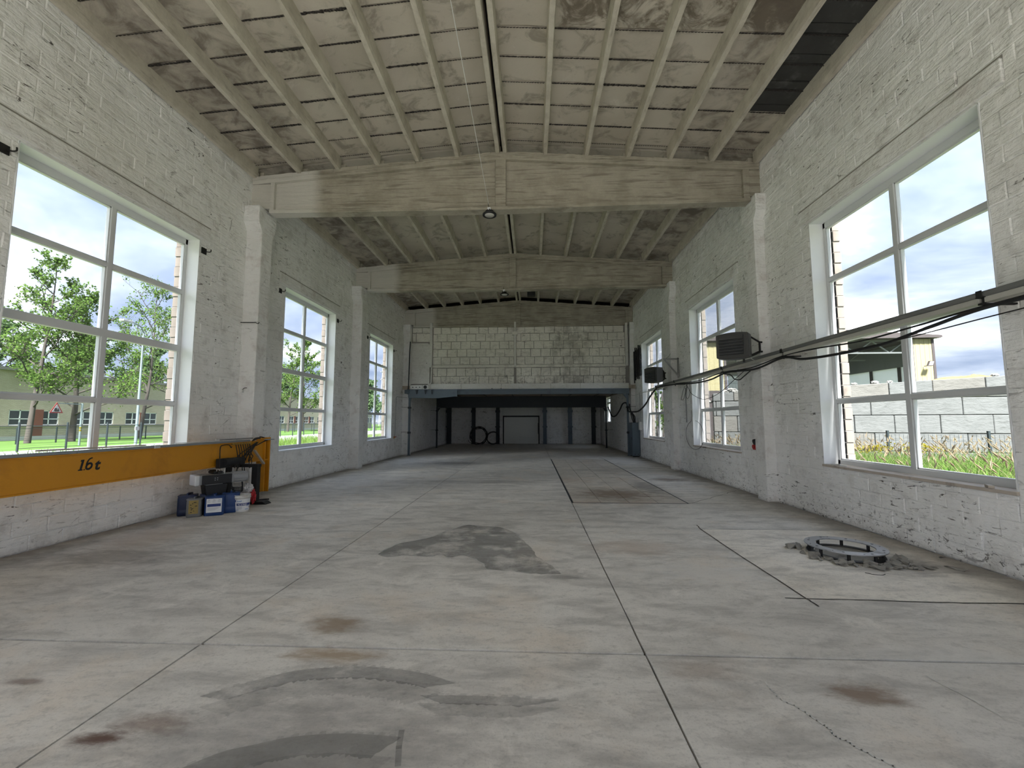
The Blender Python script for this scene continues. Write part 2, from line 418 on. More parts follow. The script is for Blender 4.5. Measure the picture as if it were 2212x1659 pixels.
M_SLABUND = plain('mezzanine_soffit', (.42, .36, .29), .9, 0, .3, 2.5, .4, .2, (.24, .20, .16))
M_WHITE = plain('white_plastic', (.76, .76, .74), .4, 0, .05, 8, .05)
M_REDP = plain('red_socket_plastic', (.40, .03, .03), .4, 0, .1, 8, .05)
M_WOOD = plain('grey_timber', (.42, .37, .31), .85, 0, .25, 9, .3)
M_WSTRIP = plain('pale_trim_strip', (.66, .66, .64), .5, 0, .08, 6, .1)

# outdoors
M_LAWN = plain('mown_lawn', (.055, .11, .02), .95, 0, .35, 1.2, .5, .2, (.08, .125, .035))
M_SOIL = plain('rough_ground', (.07, .09, .035), .95, 0, .35, .8, .5, .2, (.10, .10, .05))
M_ROAD = plain('pale_road', (.165, .165, .159), .9, 0, .1, .7, .2)
def blade_mat(name, a, b, c):
    m, n = material(name)
    oi = n.noise(n.pos(), 1.6, 4, .6); fi = n.noise(n.pos(), 23, 2, .5)
    col = n.mix(n.step(fi, .35, .65), n.mix(n.step(oi, .4, .62), a, b), c)
    d_ = n.new('ShaderNodeBsdfDiffuse'); n.put(d_.inputs[0], col)
    t_ = n.new('ShaderNodeBsdfTranslucent'); n.put(t_.inputs[0], col)
    mx = n.new('ShaderNodeMixShader'); mx.inputs[0].default_value = .4; n.put(mx.inputs[1], d_.outputs[0]); n.put(mx.inputs[2], t_.outputs[0])
    n.out(mx.outputs[0]); return m
M_BLADE = blade_mat('meadow_blade', (.06, .165, .02), (.10, .205, .035), (.15, .185, .06))
M_SEED = blade_mat('grass_seed_head', (.26, .21, .13), (.21, .145, .10), (.29, .25, .17))
M_YFLOWER = blade_mat('yellow_flower', (.225, .186, .015), (.210, .180, .024), (.240, .210, .030))
M_LEAF = blade_mat('tree_leaf', (.085, .15, .03), (.13, .19, .045), (.06, .11, .03))
M_LEAFD = blade_mat('far_tree_leaf', (.085, .14, .06), (.11, .165, .075), (.07, .115, .055))
M_BARK = plain('grey_bark', (.048, .042, .036), .95, 0, .3, 4, .6)
def block_mat(name, a, b, c):
    m, n = material(name); p = n.pos(); f = n.noise(p, 1.2, 9, .7, .6); g = n.noise(n.map(p, (1, 1, 3)), 4, 8, .7)
    col = n.mix(n.step(f, .35, .65), a, b); col = n.mix(n.mul(n.step(g, .52, .66), .6), col, c)
    n.out(n.bsdf(col, .9, 0, n.bump(n.math('ADD', f, g), .8, .03), .2)); return m
M_CBLOCK = block_mat('cast_concrete_block', (.125, .130, .128), (.105, .110, .108), (.075, .078, .075))
M_CBLOCKW = block_mat('warm_cast_block', (.135, .132, .122), (.115, .112, .103), (.08, .078, .07))
M_CHIPS = plain('orange_wood_chips', (.21, .13, .06), .95, 0, .22, 7, .8, .2, (.17, .095, .037))
M_SNOWY = plain('white_rubble', (.234, .231, .216), .9, 0, .08, 6, .4)
M_CLAD = plain('pale_yellow_cladding', (.25, .225, .125), .5, 0, .05, 1, .05)
M_SHDARK = plain('dark_shed_lining', (.16, .17, .185), .7, 0, .12, .8, .1)
M_SHTRIM = plain('brown_shed_trim', (.045, .037, .037), .6, 0, .1, 1, .05)
M_CORR = plain('white_corrugated_panel', (.22, .225, .235), .5, 0, .05, 1, .05)
M_SKYL = blade_mat('translucent_sheet', (.80, .82, .85), (.78, .8, .84), (.82, .84, .86))
M_TRUSS = plain('pale_truss_steel', (.156, .168, .168), .5, .1, .05, 2, .05)
M_FENCE = plain('dark_green_fence', (.021, .030, .033), .5, .1, .1, 4, .05)
m, n = material('pale_brick_facade'); M_FACADE = m; p = n.pos(); x, y, z = n.sep(p)
bk = n.new('ShaderNodeTexBrick'); cc = n.new('ShaderNodeCombineXYZ'); n.put(cc.inputs[0], y); n.put(cc.inputs[1], z); n.put(bk.inputs['Vector'], cc.outputs[0])
bk.inputs['Scale'].default_value = 1; bk.inputs['Brick Width'].default_value = .30; bk.inputs['Row Height'].default_value = .10; bk.inputs['Mortar Size'].default_value = .012
bk.inputs['Color1'].default_value = (.48, .42, .33, 1); bk.inputs['Color2'].default_value = (.41, .355, .275, 1); bk.inputs['Mortar'].default_value = (.31, .275, .225, 1)
n.out(n.bsdf(n.mix(n.mul(n.noise(p, .6, 5), .35), bk.outputs[0], (.180, .168, .144)), .9))
M_REDPANEL = plain('red_infill_panel', (.150, .051, .036), .7, 0, .1, 1)
M_DKGLASS = plain('dark_window_pane', (.030, .037, .039), .15, 0, .25, .6, .0, .6)
M_PALEW = plain('pale_render', (.216, .210, .192), .8, 0, .06, .8, .1)
M_POLE = plain('pale_blue_pole', (.138, .174, .180), .5, .2, .05, 3, .05)
M_SIGNW = plain('sign_white', (.240, .240, .240), .5, 0, .03)
M_SIGNR = plain('sign_red', (.186, .015, .015), .5, 0, .05)
M_ORANGE = plain('machine_orange', (.225, .084, .009), .5, 0, .05)
# ------------------------------------------------------------------ the hall
XL, XR, XC = -6.518, 5.053, -0.68
XLO, XRO = -6.83, 5.42
YB0, YEND, YMEZ = -5.0, 32.4, 21.34
WZ0, WZ1 = .905, 5.235
SLOPE = .0765
def roof_z(x): return 7.772 - SLOPE * abs(x - XC)     # underside of the ribs, top of the beams
DECK = .27
WIN_L = [(-1.15, 1.83), (4.87, 7.86), (10.80, 13.74), (16.75, 19.61)]
WIN_R = [(-1.2, 1.8), (4.79, 7.78), (10.74, 13.81), (16.79, 19.865)]

floor = MB().box((XLO, YB0, -.35), (XRO, 33.2, -.03)).build('floor', M_CUT)
tag(floor, 'worn grey concrete floor cast in large slabs with dark saw-cut joints', 'floor', kind='structure')
JX = [XL, -2.487, .796, XR]; JY = [YB0, -2.5, 3.25, 8.985, 14.8, 20.55, 26.4, YEND]
PIT = (.82, 3.13, 8.985, 19.15)
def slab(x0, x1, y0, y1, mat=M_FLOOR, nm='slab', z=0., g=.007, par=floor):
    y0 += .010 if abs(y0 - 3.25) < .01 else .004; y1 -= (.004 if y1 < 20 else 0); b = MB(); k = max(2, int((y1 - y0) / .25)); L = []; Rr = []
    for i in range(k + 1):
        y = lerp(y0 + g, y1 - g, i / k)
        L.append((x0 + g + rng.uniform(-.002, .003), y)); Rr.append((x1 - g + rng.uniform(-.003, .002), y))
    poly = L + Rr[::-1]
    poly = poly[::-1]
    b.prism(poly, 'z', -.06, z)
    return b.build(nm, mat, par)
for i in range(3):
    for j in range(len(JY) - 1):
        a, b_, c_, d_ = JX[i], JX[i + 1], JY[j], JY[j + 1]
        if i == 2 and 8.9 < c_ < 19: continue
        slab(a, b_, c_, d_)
for c_, d_ in ((8.985, 14.8), (14.8, 20.55)): slab(3.15, XR, c_, d_)
slab(.796, 3.15, 19.15, 20.55)
# the inspection pit, covered flush with long concrete planks
xs = np.linspace(PIT[0], PIT[1], 5); ys = np.linspace(PIT[2] + .03, PIT[3], 6)
for i in range(4):
    for j in range(5):
        o = slab(xs[i], xs[i + 1], ys[j], ys[j + 1], M_PIT, 'pit_cover_plank', rng.uniform(-.004, .001), .005)
b = MB().box((.803, 8.99, -.02), (.83, 19.15, .004)).box((.80, 8.975, -.02), (3.16, 9.0, .004)).box((3.125, 8.99, -.02), (3.15, 19.15, .004))
b.build('pit_edge_angle', M_DKST, floor)
# newer concrete around the steel ring
poly = [(2.555, 4.29), (3.1, 4.285), (3.7, 4.262), (4.3, 4.27), (5.04, 4.25), (5.04, 6.885), (2.59, 6.885), (2.56, 5.7)]
b = MB(); b.prism(poly, 'z', -.02, .004); b.build('concrete_patch', M_PATCH, floor)
def strip(pts, w, mat, nm, z=.0025, par=floor):
    b = MB(); P = [Vector((*p, z)) for p in pts]
    for i in range(len(P) - 1):
        t = (P[i + 1] - P[i]).normalized(); s_ = Vector((-t.y, t.x, 0)) * w / 2
        e = t * w * .4
        b.add([P[i] - s_ - e, P[i] + s_ - e, P[i + 1] + s_ + e, P[i + 1] - s_ + e], [(3, 2, 1, 0)])
    return b.build(nm, mat, par, recalc=False)
def jit(pts, k, a):
    out = []
    for i in range(len(pts) - 1):
        for t in range(k):
            out.append((lerp(pts[i][0], pts[i + 1][0], t / k) + rng.uniform(-a, a), lerp(pts[i][1], pts[i + 1][1], t / k) + rng.uniform(-a, a)))
    return out + [pts[-1]]
strip(jit([(2.36, 4.292), (3.1, 4.28), (3.7, 4.255), (4.3, 4.262), (5.03, 4.245)], 6, .006), .014, M_CUT, 'saw_cut', .0045)
strip(jit([(2.62, 7.16), (2.575, 6.88), (2.55, 5.7), (2.548, 4.29), (2.55, 4.12)], 6, .005), .013, M_CUT, 'saw_cut', .0048)
strip(jit([(2.575, 6.893), (5.04, 6.893)], 12, .004), .010, M_CUT, 'saw_cut', .0046)
strip(jit([(3.16, 8.97), (4.0, 9.82), (4.87, 10.68)], 8, .02), .012, M_CUT, 'floor_crack')
strip(jit([(1.474, 2.96), (1.457, 2.811), (1.531, 2.71), (1.582, 2.57), (1.59, 2.492), (1.633, 2.422), (1.70, 2.33), (1.79, 2.2)], 4, .006), .009, M_RIM, 'plaster_trickle')
strip(jit([(2.55, 3.05), (2.6, 2.85), (2.62, 2.7)], 4, .006), .007, M_RIM, 'plaster_trickle')
# chipped widening of the joint
b = MB(); b.prism([(.79, 2.0), (.83, 2.02), (.845, 2.1), (.82, 2.19), (.79, 2.2)], 'z', -.02, .0025); b.build('chipped_joint', M_CUT, floor)
# patch where the pale skim has worn off, and its flaking rim
sk = [(-1.949, 5.477), (-1.90, 5.70), (-1.817, 5.955), (-1.62, 6.1), (-1.447, 6.305), (-1.36, 6.55), (-1.243, 6.739), (-1.12, 6.95), (-1.034, 7.042), (-.93, 6.98), (-.859, 6.909), (-.7, 6.93), (-.548, 6.901), (-.40, 6.76), (-.263, 6.536), (-.18, 6.3), (-.122, 6.106), (-.02, 5.8), (.05, 5.45), (.22, 5.1), (.30, 4.86), (.10, 4.83), (-.152, 4.879), (-.317, 4.924), (-.523, 4.968), (-.58, 5.15), (-.697, 5.305), (-.79, 5.42), (-.883, 5.475), (-.97, 5.41), (-1.05, 5.384), (-1.155, 5.497), (-1.258, 5.407), (-1.42, 5.41), (-1.57, 5.426), (-1.778, 5.372), (-1.88, 5.40)]
sk2 = jit(sk + [sk[0]], 4, .012)[:-1]
b = MB(); b.add([(x, y, .0018) for x, y in sk2], [tuple(range(len(sk2)))]); b.build('worn_patch', M_SKIM, floor, recalc=False)

strip(sk2[:62], .022, M_RIM, 'flaking_rim', .003); strip(sk2[98:] + [sk2[0]], .018, M_RIM, 'flaking_rim', .003)
# tyre tread prints: a rubbed band with a scalloped shoulder
def tread(pts, w, seed, phase=.058):
    P = smooth_path([(x, y, 0) for x, y in pts], 14); N = []
    for i in range(len(P)):
        t = (P[min(i + 1, len(P) - 1)] - P[max(i - 1, 0)]).normalized(); N.append(Vector((t.y, -t.x, 0)))
    rr = np.random.default_rng(seed)
    for k, (a, c, mt, z) in enumerate(((.0, .45, M_TYRE, .0020), (.40, 1.0, M_TYRE2, .0016))):
        b = MB(); V = []
        for i_, (q, n_) in enumerate(zip(P, N)):
            tp = min(1, (i_ + .5) / 9, (len(P) - i_ - .5) / 9); V += [q + n_ * w * a + Vector((0, 0, z)), q + n_ * w * (a + (c - a) * tp * (1 + rr.uniform(-.10, .10))) + Vector((0, 0, z))]
        b.add(V, [(2 * i, 2 * i + 1, 2 * i + 3, 2 * i + 2) for i in range(len(P) - 1)]); tag(b.build('tyre_print', mt, floor, recalc=False), None, kind='stuff')
    b = MB(); acc = 0
    for i in range(1, len(P)):
        t = P[i] - P[i - 1]; acc += t.length
        if acc > phase:
            acc = 0; t.normalize(); q = P[i] + Vector((0, 0, .0022)); h = phase * .33; e = rr.uniform(.012, .022)
            b.add([q - t * h, q + t * h, q + t * h * .8 - N[i] * e, q - t * h * .5 - N[i] * e * 1.1, q - t * h * .9 - N[i] * e * .7], [(0, 4, 3, 2, 1)])
    tag(b.build('tyre_lugs', M_TYRE2, floor, recalc=False), None, kind='stuff')
tread([(-2.02, 2.66), (-1.843, 2.79), (-1.597, 2.94), (-1.385, 2.99), (-1.171, 3.013), (-.942, 2.996), (-.727, 2.953), (-.50, 2.86)], .30, 1)
tread([(-1.80, 2.02), (-1.593, 2.222), (-1.448, 2.29), (-1.277, 2.355), (-1.044, 2.39), (-.869, 2.39), (-.70, 2.38)], .34, 2)
tread([(-.69, 2.728), (-.45, 2.735), (-.2, 2.735), (.15, 2.72)], .18, 3, .07)
strip([(-.66, 2.2), (-.69, 2.31), (-.71, 2.42)], .03, M_TYRE, 'skid_mark', .002)

# ---- masonry side walls with their window openings
def rect_minus(r, holes):
    out = [r]
    for h in holes:
        nxt = []
        for a0, a1, z0, z1 in out:
            b0, b1, w0, w1 = max(a0, h[0]), min(a1, h[1]), max(z0, h[2]), min(z1, h[3])
            if b0 >= b1 or w0 >= w1: nxt.append((a0, a1, z0, z1)); continue
            if a0 < b0: nxt.append((a0, b0, z0, z1))
            if b1 < a1: nxt.append((b1, a1, z0, z1))
            if z0 < w0: nxt.append((b0, b1, z0, w0))
            if w1 < z1: nxt.append((b0, b1, w1, z1))
        out = nxt
    return out
def block_shape(w, h, p, edge=.008, jit_=.003, back=.02):
    g = .0035
    o = [(-w / 2 + g, -h / 2 + g), (w / 2 - g, -h / 2 + g), (w / 2 - g, h / 2 - g), (-w / 2 + g, h / 2 - g)]
    v = [(-back, a, c) for a, c in o]
    v += [(p - edge * .8 + rng.uniform(-jit_, jit_), a + rng.uniform(-jit_, jit_), c + rng.uniform(-jit_, jit_)) for a, c in o]
    k = 1 - 2 * edge / min(w, h)
    v += [(p + rng.uniform(-jit_, jit_), a * (1 - edge * 2.2 / w), c * (1 - edge * 2.2 / h)) for a, c in o]
    f = [(8, 9, 10, 11)] + [(4 + i, 4 + (i + 1) % 4, 8 + (i + 1) % 4, 8 + i) for i in range(4)] + [(i, (i + 1) % 4, 4 + (i + 1) % 4, 4 + i) for i in range(4)]
    return v, f
CH, BL = .2, .4
def masonry(name, xw, sx, wins, y0, y1, ztop, mat, label, n_parts=300, extra=()):
    xo = XLO if sx > 0 else XRO
    base = xw - sx * .012
    wall = MB()
    holes = [(a, b, WZ0, WZ1) for a, b in wins] + list(extra)
    ycuts = sorted({y0, y1, *[v for h in holes for v in h[:2]]})
    for a, b in zip(ycuts, ycuts[1:]):
        hs = sorted([(h[2], h[3]) for h in holes if h[0] <= a + 1e-6 and h[1] >= b - 1e-6])
        z = 0.
        for h0, h1 in hs + [(8.2, 8.2)]:
            if h0 > z: wall.box((base, a, z - (.3 if z == 0 else 0)), (xo, b, h0))
            z = h1
    w = wall.build(name, [mat])
    tag(w, label, 'wall', kind='structure')
    # flush lintels
    lint = [(a - .27, b + .24, WZ1 + .0, 5.555) for a, b in wins]
    for a, b, c, d_ in lint:
        m_ = MB(); c0 = c + .002
        m_.box((base - sx * .05, a, c0 + .03), (xw + sx * .026, b, d_ - .012)); bevel(m_.build('lintel', M_COLUMN, w), .012, 2)
        MB().box((base - sx * .02, a - .012, d_ - .014), (xw + sx * .012, b + .012, d_ + .012)).build('lintel_shadow_strip', M_JOINT, w)  # dark strip stands in for the shadow line above the raised lintel
    hol = holes + lint
    cells = []
    k = 0; z = 0.
    while z < ztop:
        off = (k % 2) * BL / 2
        y = y0 - off
        while y < y1:
            ya, yb = max(y, y0), min(y + BL, y1)
            if yb - ya > .05:
                for r in rect_minus((ya, yb, z, min(z + CH, ztop)), hol):
                    if r[1] - r[0] > .05 and r[3] - r[2] > .05: cells.append(r)
            y += BL
        z += CH; k += 1
    score = []
    for i, (a, b, c, d_) in enumerate(cells):
        q = pix((xw, (a + b) / 2, (c + d_) / 2))
        s_ = 0
        if q and -40 < q[0] < 2252 and -40 < q[1] < 1699 and a > 2.5: s_ = (b - a) * (d_ - c) / q[2] ** 2 * abs(xw) / q[2]
        score.append((s_, i))
    top = {i for s_, i in sorted(score, reverse=True)[:n_parts] if s_ > 0}
    variants = []
    for k in range(14):
        v, f = block_shape(BL, CH, 0, .009, .0035)
        if sx < 0: v = [(-x, y, z) for x, y, z in v]; f = [t[::-1] for t in f]
        me = bpy.data.meshes.new('block'); me.from_pydata(v, [], f); me.materials.append(mat); me.update(); variants.append(me)
    rest = MB()
    for i, (a, b, c, d_) in enumerate(cells):
        p = float(rng.choice([0, .001, .002, .004, .007, .011], p=[.20, .20, .20, .18, .13, .09])) * 1.25 - .004
        cy, cz = (a + b) / 2, (c + d_) / 2
        full = abs(b - a - BL) < .004 and abs(d_ - c - CH) < .004
        if i in top and full:
            o = bpy.data.objects.new('block', variants[i % 14]); COL.objects.link(o); o.parent = w
            o.location = (xw + sx * p, cy, cz); o.rotation_euler = (rng.normal(0, .004), rng.normal(0, .006), rng.normal(0, .005))
        else:
            v, f = block_shape(b - a, d_ - c, p, .008, .0035)
            v = [(xw + sx * q[0], cy + q[1], cz + q[2]) for q in v]
            if sx < 0: f = [t[::-1] for t in f]
            if i in top: bb = MB(); bb.add(v, f); bb.build('block', mat, w, recalc=False)
            else: rest.add(v, f)
    tag(rest.build('distant_blocks', mat, w, recalc=False), None, kind='stuff')
    # facing brick of the outer leaf, seen through the panes at the far jamb of every window
    for a, b in wins[1:]:
        z = WZ0 - .02; j = 0
        while z < WZ1:
            h = .196; t = .006 if j % 2 else .022
            m_ = MB().box((xo - sx * .02, b - t - .02, z + .006), (xo - sx * .14, b + .05, z + h - .006))
            m_.build('brick', M_BRICK, w); z += h + .004; j += 1
        MB().box((xo - sx * .02, b - .02, WZ0), (xo - sx * .135, b + .05, WZ1)).build('mortar_bed', M_JOINT, w)
    return w
wall_l = masonry('wall_left', XL, 1, WIN_L, YB0, YEND + .3, 7.62, M_WALL, 'long white painted block wall behind the yellow crane boom, three tall windows in view')
wall_r = masonry('wall_right', XR, -1, WIN_R, YB0, YEND + .3, 7.62, M_WALL, 'long white painted block wall with a cable tray across three tall windows', extra=((28.0, 30.3, 1.6, 3.25),))

# ---- windows
def window(idx, sx, a, b, label, rows=(WZ0, 2.0, 3.06, 4.16, WZ1)):
    xw = XL if sx > 0 else XR
    xf = xw - sx * .235                      # room-side face of the frame
    xg = xf - sx * .035
    w = thing('window_%d' % idx, (xg, (a + b) / 2, rows[0]), label, 'window', kind='structure')
    ym = (a + b) / 2; fw = .065
    def bar(y0, y1, z0, z1, d0=0, d1=.075): return MB().box((xf + sx * d0, y0, z0), (xf - sx * d1, y1, z1))
    fr = MB()
    for q in ((a, a + fw, rows[0], rows[-1]), (b - fw, b, rows[0], rows[-1]), (a, b, rows[0], rows[0] + .09), (a, b, rows[-1] - .115, rows[-1])):
        fr.box((xf, q[0], q[2]), (xf - sx * .075, q[1], q[3]))
    bevel(fr.build('frame', M_PVC, w), .006)
    bevel(bar(ym - .04, ym + .04, rows[0] + .08, rows[-1] - .11, .004).build('mullion', M_PVC, w), .006)
    for i, z in enumerate(rows[1:-1]):
        h = .062 if i == 1 else .036
        bevel(bar(a + .05, b - .05, z - h, z + h, .002 if i != 1 else .012).build('transom', M_PVC, w), .006)
    for i in range(len(rows) - 1):
        z0 = rows[i] + (.09 if i == 0 else .03); z1 = rows[i + 1] - (.115 if i == len(rows) - 2 else .03)
        for y0, y1 in ((a + fw, ym - .04), (ym + .04, b - fw)):
            g = .02
            bb = MB()
            for q in ((y0, y0 + g, z0, z1), (y1 - g, y1, z0, z1), (y0, y1, z0, z0 + g), (y0, y1, z1 - g, z1)):
                bb.box((xf - sx * .012, q[0], q[2]), (xf - sx * .066, q[1], q[3]))
            bb.build('glazing_bead', M_PVC, w)
            MB().add([(xg, y0, z0), (xg, y1, z0), (xg, y1, z1), (xg, y0, z1)], [(0, 1, 2, 3)]).build('pane', M_GLASS, w, recalc=False)
    # plastered reveal linings and the sill board
    rv = MB(); t = .012
    for q in ((a - .002, a + t, rows[0], rows[-1]), (b - t, b + .002, rows[0], rows[-1]), (a, b, rows[-1] - t, rows[-1] + .004)):
        rv.box((xw + sx * .004, q[0], q[2]), (xf + sx * .001, q[1], q[3]))
    rv.build('reveal_lining', M_REVEAL, w)
    bevel(MB().box((xw + sx * .03, a - .01, rows[0] - .028), (xf, b + .01, rows[0] + .012)).build('sill', M_SILL if sx < 0 else M_REVEAL, w), .006)
    MB().box((xf - sx * .07, a, rows[0] - .03), (xw - sx * .5, b, rows[0] + .01)).build('outer_sill', M_TRUNK, w)
    return w
window(1, 1, *WIN_L[1], 'tall eight-pane window above the yellow crane boom')
window(2, 1, *WIN_L[2], 'tall eight-pane window just past the end of the yellow boom')
window(3, 1, *WIN_L[3], 'tall eight-pane window between the boom-side wall and the mezzanine post')
window(4, -1, *WIN_R[1], 'tall eight-pane window over the steel ring, timber-brown sill')
window(5, -1, *WIN_R[2], 'tall eight-pane window partly covered by the larger fan heater')
window(6, -1, *WIN_R[3], 'tall eight-pane window beside the blue-grey electrical cabinet')
window(7, 1, *WIN_L[0], 'tall eight-pane window of the bay behind the viewpoint, boom side')
window(8, -1, *WIN_R[0], 'tall eight-pane window of the bay behind the viewpoint, cable tray side')
w9 = thing('window_9', (XR + .25, 29.25, 1.6), 'narrow bright window under the mezzanine near the end wall', 'window', kind='structure')
bb = MB()
for q in ((28.0, 28.06, 1.6, 3.25), (30.24, 30.3, 1.6, 3.25), (28.0, 30.3, 1.6, 1.66), (28.0, 30.3, 3.19, 3.25), (29.12, 29.18, 1.6, 3.25), (28., 30.3, 2.86, 2.98)):
    bb.box((XR + .2, q[0], q[2]), (XR + .27, q[1], q[3]))
bb.build('frame', M_PVC, w9)
MB().add([(XR + .23, 28.04, 1.64), (XR + .23, 30.26, 1.64), (XR + .23, 30.26, 3.2), (XR + .23, 28.04, 3.2)], [(0, 1, 2, 3)]).build('pane', M_GLASS, w9, recalc=False)

# ---- unseen gable behind the viewpoint, its open gateway added to let in light
g = MB(); g.box((XLO, YB0 - .4, -.3), (-4.8, YB0, 8.2)).box((3.4, YB0 - .4, -.3), (XRO, YB0, 8.2)).box((-4.8, YB0 - .4, 5.0), (3.4, YB0, 8.2))
tag(g.build('wall_front', M_WALL), 'unseen block gable wall around a gateway added to light the hall', 'wall', kind='structure')

# ---- roof: ribs, infill panels, deck
ceil_ = MB()
for sx in (-1, 1):
    xe = XLO if sx < 0 else XRO
    p = [(XC, roof_z(XC) + DECK + .06), (xe, roof_z(xe) + DECK + .06), (xe, roof_z(xe) + DECK + .3), (XC, roof_z(XC) + DECK + .3)]
    ceil_.prism(p, 'y', YB0 - .4, 33.2)
ceil_ = tag(ceil_.build('ceiling', M_TAR), 'low-pitched ceiling of concrete ribs and stained panels with tarry joints', 'ceiling', kind='structure')
RIBX = [XC + s_ * (.083 + .925 * k) for s_ in (-1, 1) for k in range(6)]
BEAMY = [9.27, 15.22, 21.34]
bays = [(YB0, 3.3), (3.55, 9.30), (9.50, 15.25), (15.45, 21.5)]
def rib(x, y0, y1, w=.082, hh=DECK + .05, nm='rib'):
    b = MB(); z = roof_z(x); k = 14; sec = []
    V = []
    for i in range(k + 1):
        y = lerp(y0, y1, i / k); e = min(i, k - i)
        dz = 0 if e > 0 else .0
        j = rng.uniform(-.005, .005); zz = z + rng.uniform(-.004, .004) + (.0 if e else .0)
        V += [(x - w / 2 + j, y, zz), (x + w / 2 + j, y, zz), (x + w / 2 + .012, y, z + .07), (x + w / 2 + .018, y, z + hh), (x - w / 2 - .018, y, z + hh), (x - w / 2 - .012, y, z + .07)]
    F = [(5, 4, 3, 2, 1, 0)]
    for i in range(k):
        for q in range(6): F.append((i * 6 + q, i * 6 + (q + 1) % 6, (i + 1) * 6 + (q + 1) % 6, (i + 1) * 6 + q))
    F.append(tuple(k * 6 + q for q in range(6)))
    b.add(V, F); return b.build(nm, M_RIB, ceil_)
for x in RIBX:
    for y0, y1 in bays: rib(x, y0, y1)
for x in (XL + .07, XR - .07):
    for y0, y1 in bays: rib(x, y0, y1, .075, DECK + .02, 'wall_rib')
cols = sorted(RIBX + [XL - .03, XR + .03])
def panel(x0, x1, y0, y1, mat, nm='roof_panel', dz=0.):
    g = .006; j = lambda a: rng.uniform(-a, a)
    b = MB(); n_ = 5; top = []; V = []
    for e in (0, 1):
        for i in range(n_ + 1):
            x = lerp(x0, x1, i / n_); y = (y0 + .015 + j(.007)) if e == 0 else (y1 - .015 + j(.007))
            V.append((x, y, roof_z(x) + DECK + dz + .012 * math.sin(math.pi * i / n_)))
    m_ = n_ + 1
    F = [(i, m_ + i, m_ + i + 1, i + 1) for i in range(n_)]
    V2 = [(x, y, z + .05) for x, y, z in V]
    F += [(i, i + 1, 2 * m_ + i + 1, 2 * m_ + i) for i in range(n_)] + [(m_ + i + 1, m_ + i, 3 * m_ + i, 3 * m_ + i + 1) for i in range(n_)]
    b.add(V + V2, F)
    return b.build(nm, mat, ceil_, recalc=False)
for i in range(len(cols) - 1):
    x0, x1 = cols[i], cols[i + 1]
    if x1 - x0 < .3: continue
    ys = [9.35 - .0] + [9.19 - .56 * k for k in range(0, 13)]
    ys = sorted(y - (.0 if abs((x0 + x1) / 2 - XC) < 9 else 0) for y in ys)
    for y0, y1 in zip(ys, ys[1:]):
        if i == len(cols) - 2 and y1 < 8.3:
            for q in range(2): panel(x0, x1, lerp(y0, y1, q / 2 * 1.3 if q else 0), lerp(y0, y1, .65 if q == 0 else 1), M_DARKROOF, 'dark_roof_board', rng.uniform(-.02, .01))
        else: panel(x0, x1, y0, y1, M_ROOF, dz=rng.uniform(-.008, .008))
    panel(x0, x1, YB0, ys[0], M_ROOF)
    for (y0, y1), k in ((bays[2], 2), (bays[3], 2)):
        for q in range(k): panel(x0, x1, lerp(y0 - .1, y1 + .1, q / k) - .009, lerp(y0 - .1, y1 + .1, (q + 1) / k) + .009, M_ROOF)
# ragged tar hanging out of the panel joints
b = MB()
for i in range(len(cols) - 1):
    x0, x1 = cols[i] + .06, cols[i + 1] - .06
    if x1 - x0 < .3: continue
    for k in range(0, 10):
        y = 9.19 - .56 * k; q = 16; t = rng.uniform(.5, 2.2)
        if k == 0: t *= .3
        for s_ in range(q):
            xa, xb = lerp(x0, x1, s_ / q), lerp(x0, x1, (s_ + 1) / q)
            w1 = rng.uniform(.004, .016) * t; zz = roof_z((xa + xb) / 2) + DECK - .004
            b.add([(xa, y - w1, zz), (xb, y - rng.uniform(.004, .016) * t, zz), (xb, y + rng.uniform(.004, .016) * t, zz), (xa, y + w1, zz), (lerp(xa, xb, .5), y, zz - .015)], [(0, 1, 4), (1, 2, 4), (2, 3, 4), (3, 0, 4)])
tag(b.build('joint_tar', M_TAR, ceil_, recalc=False), None, kind='stuff')

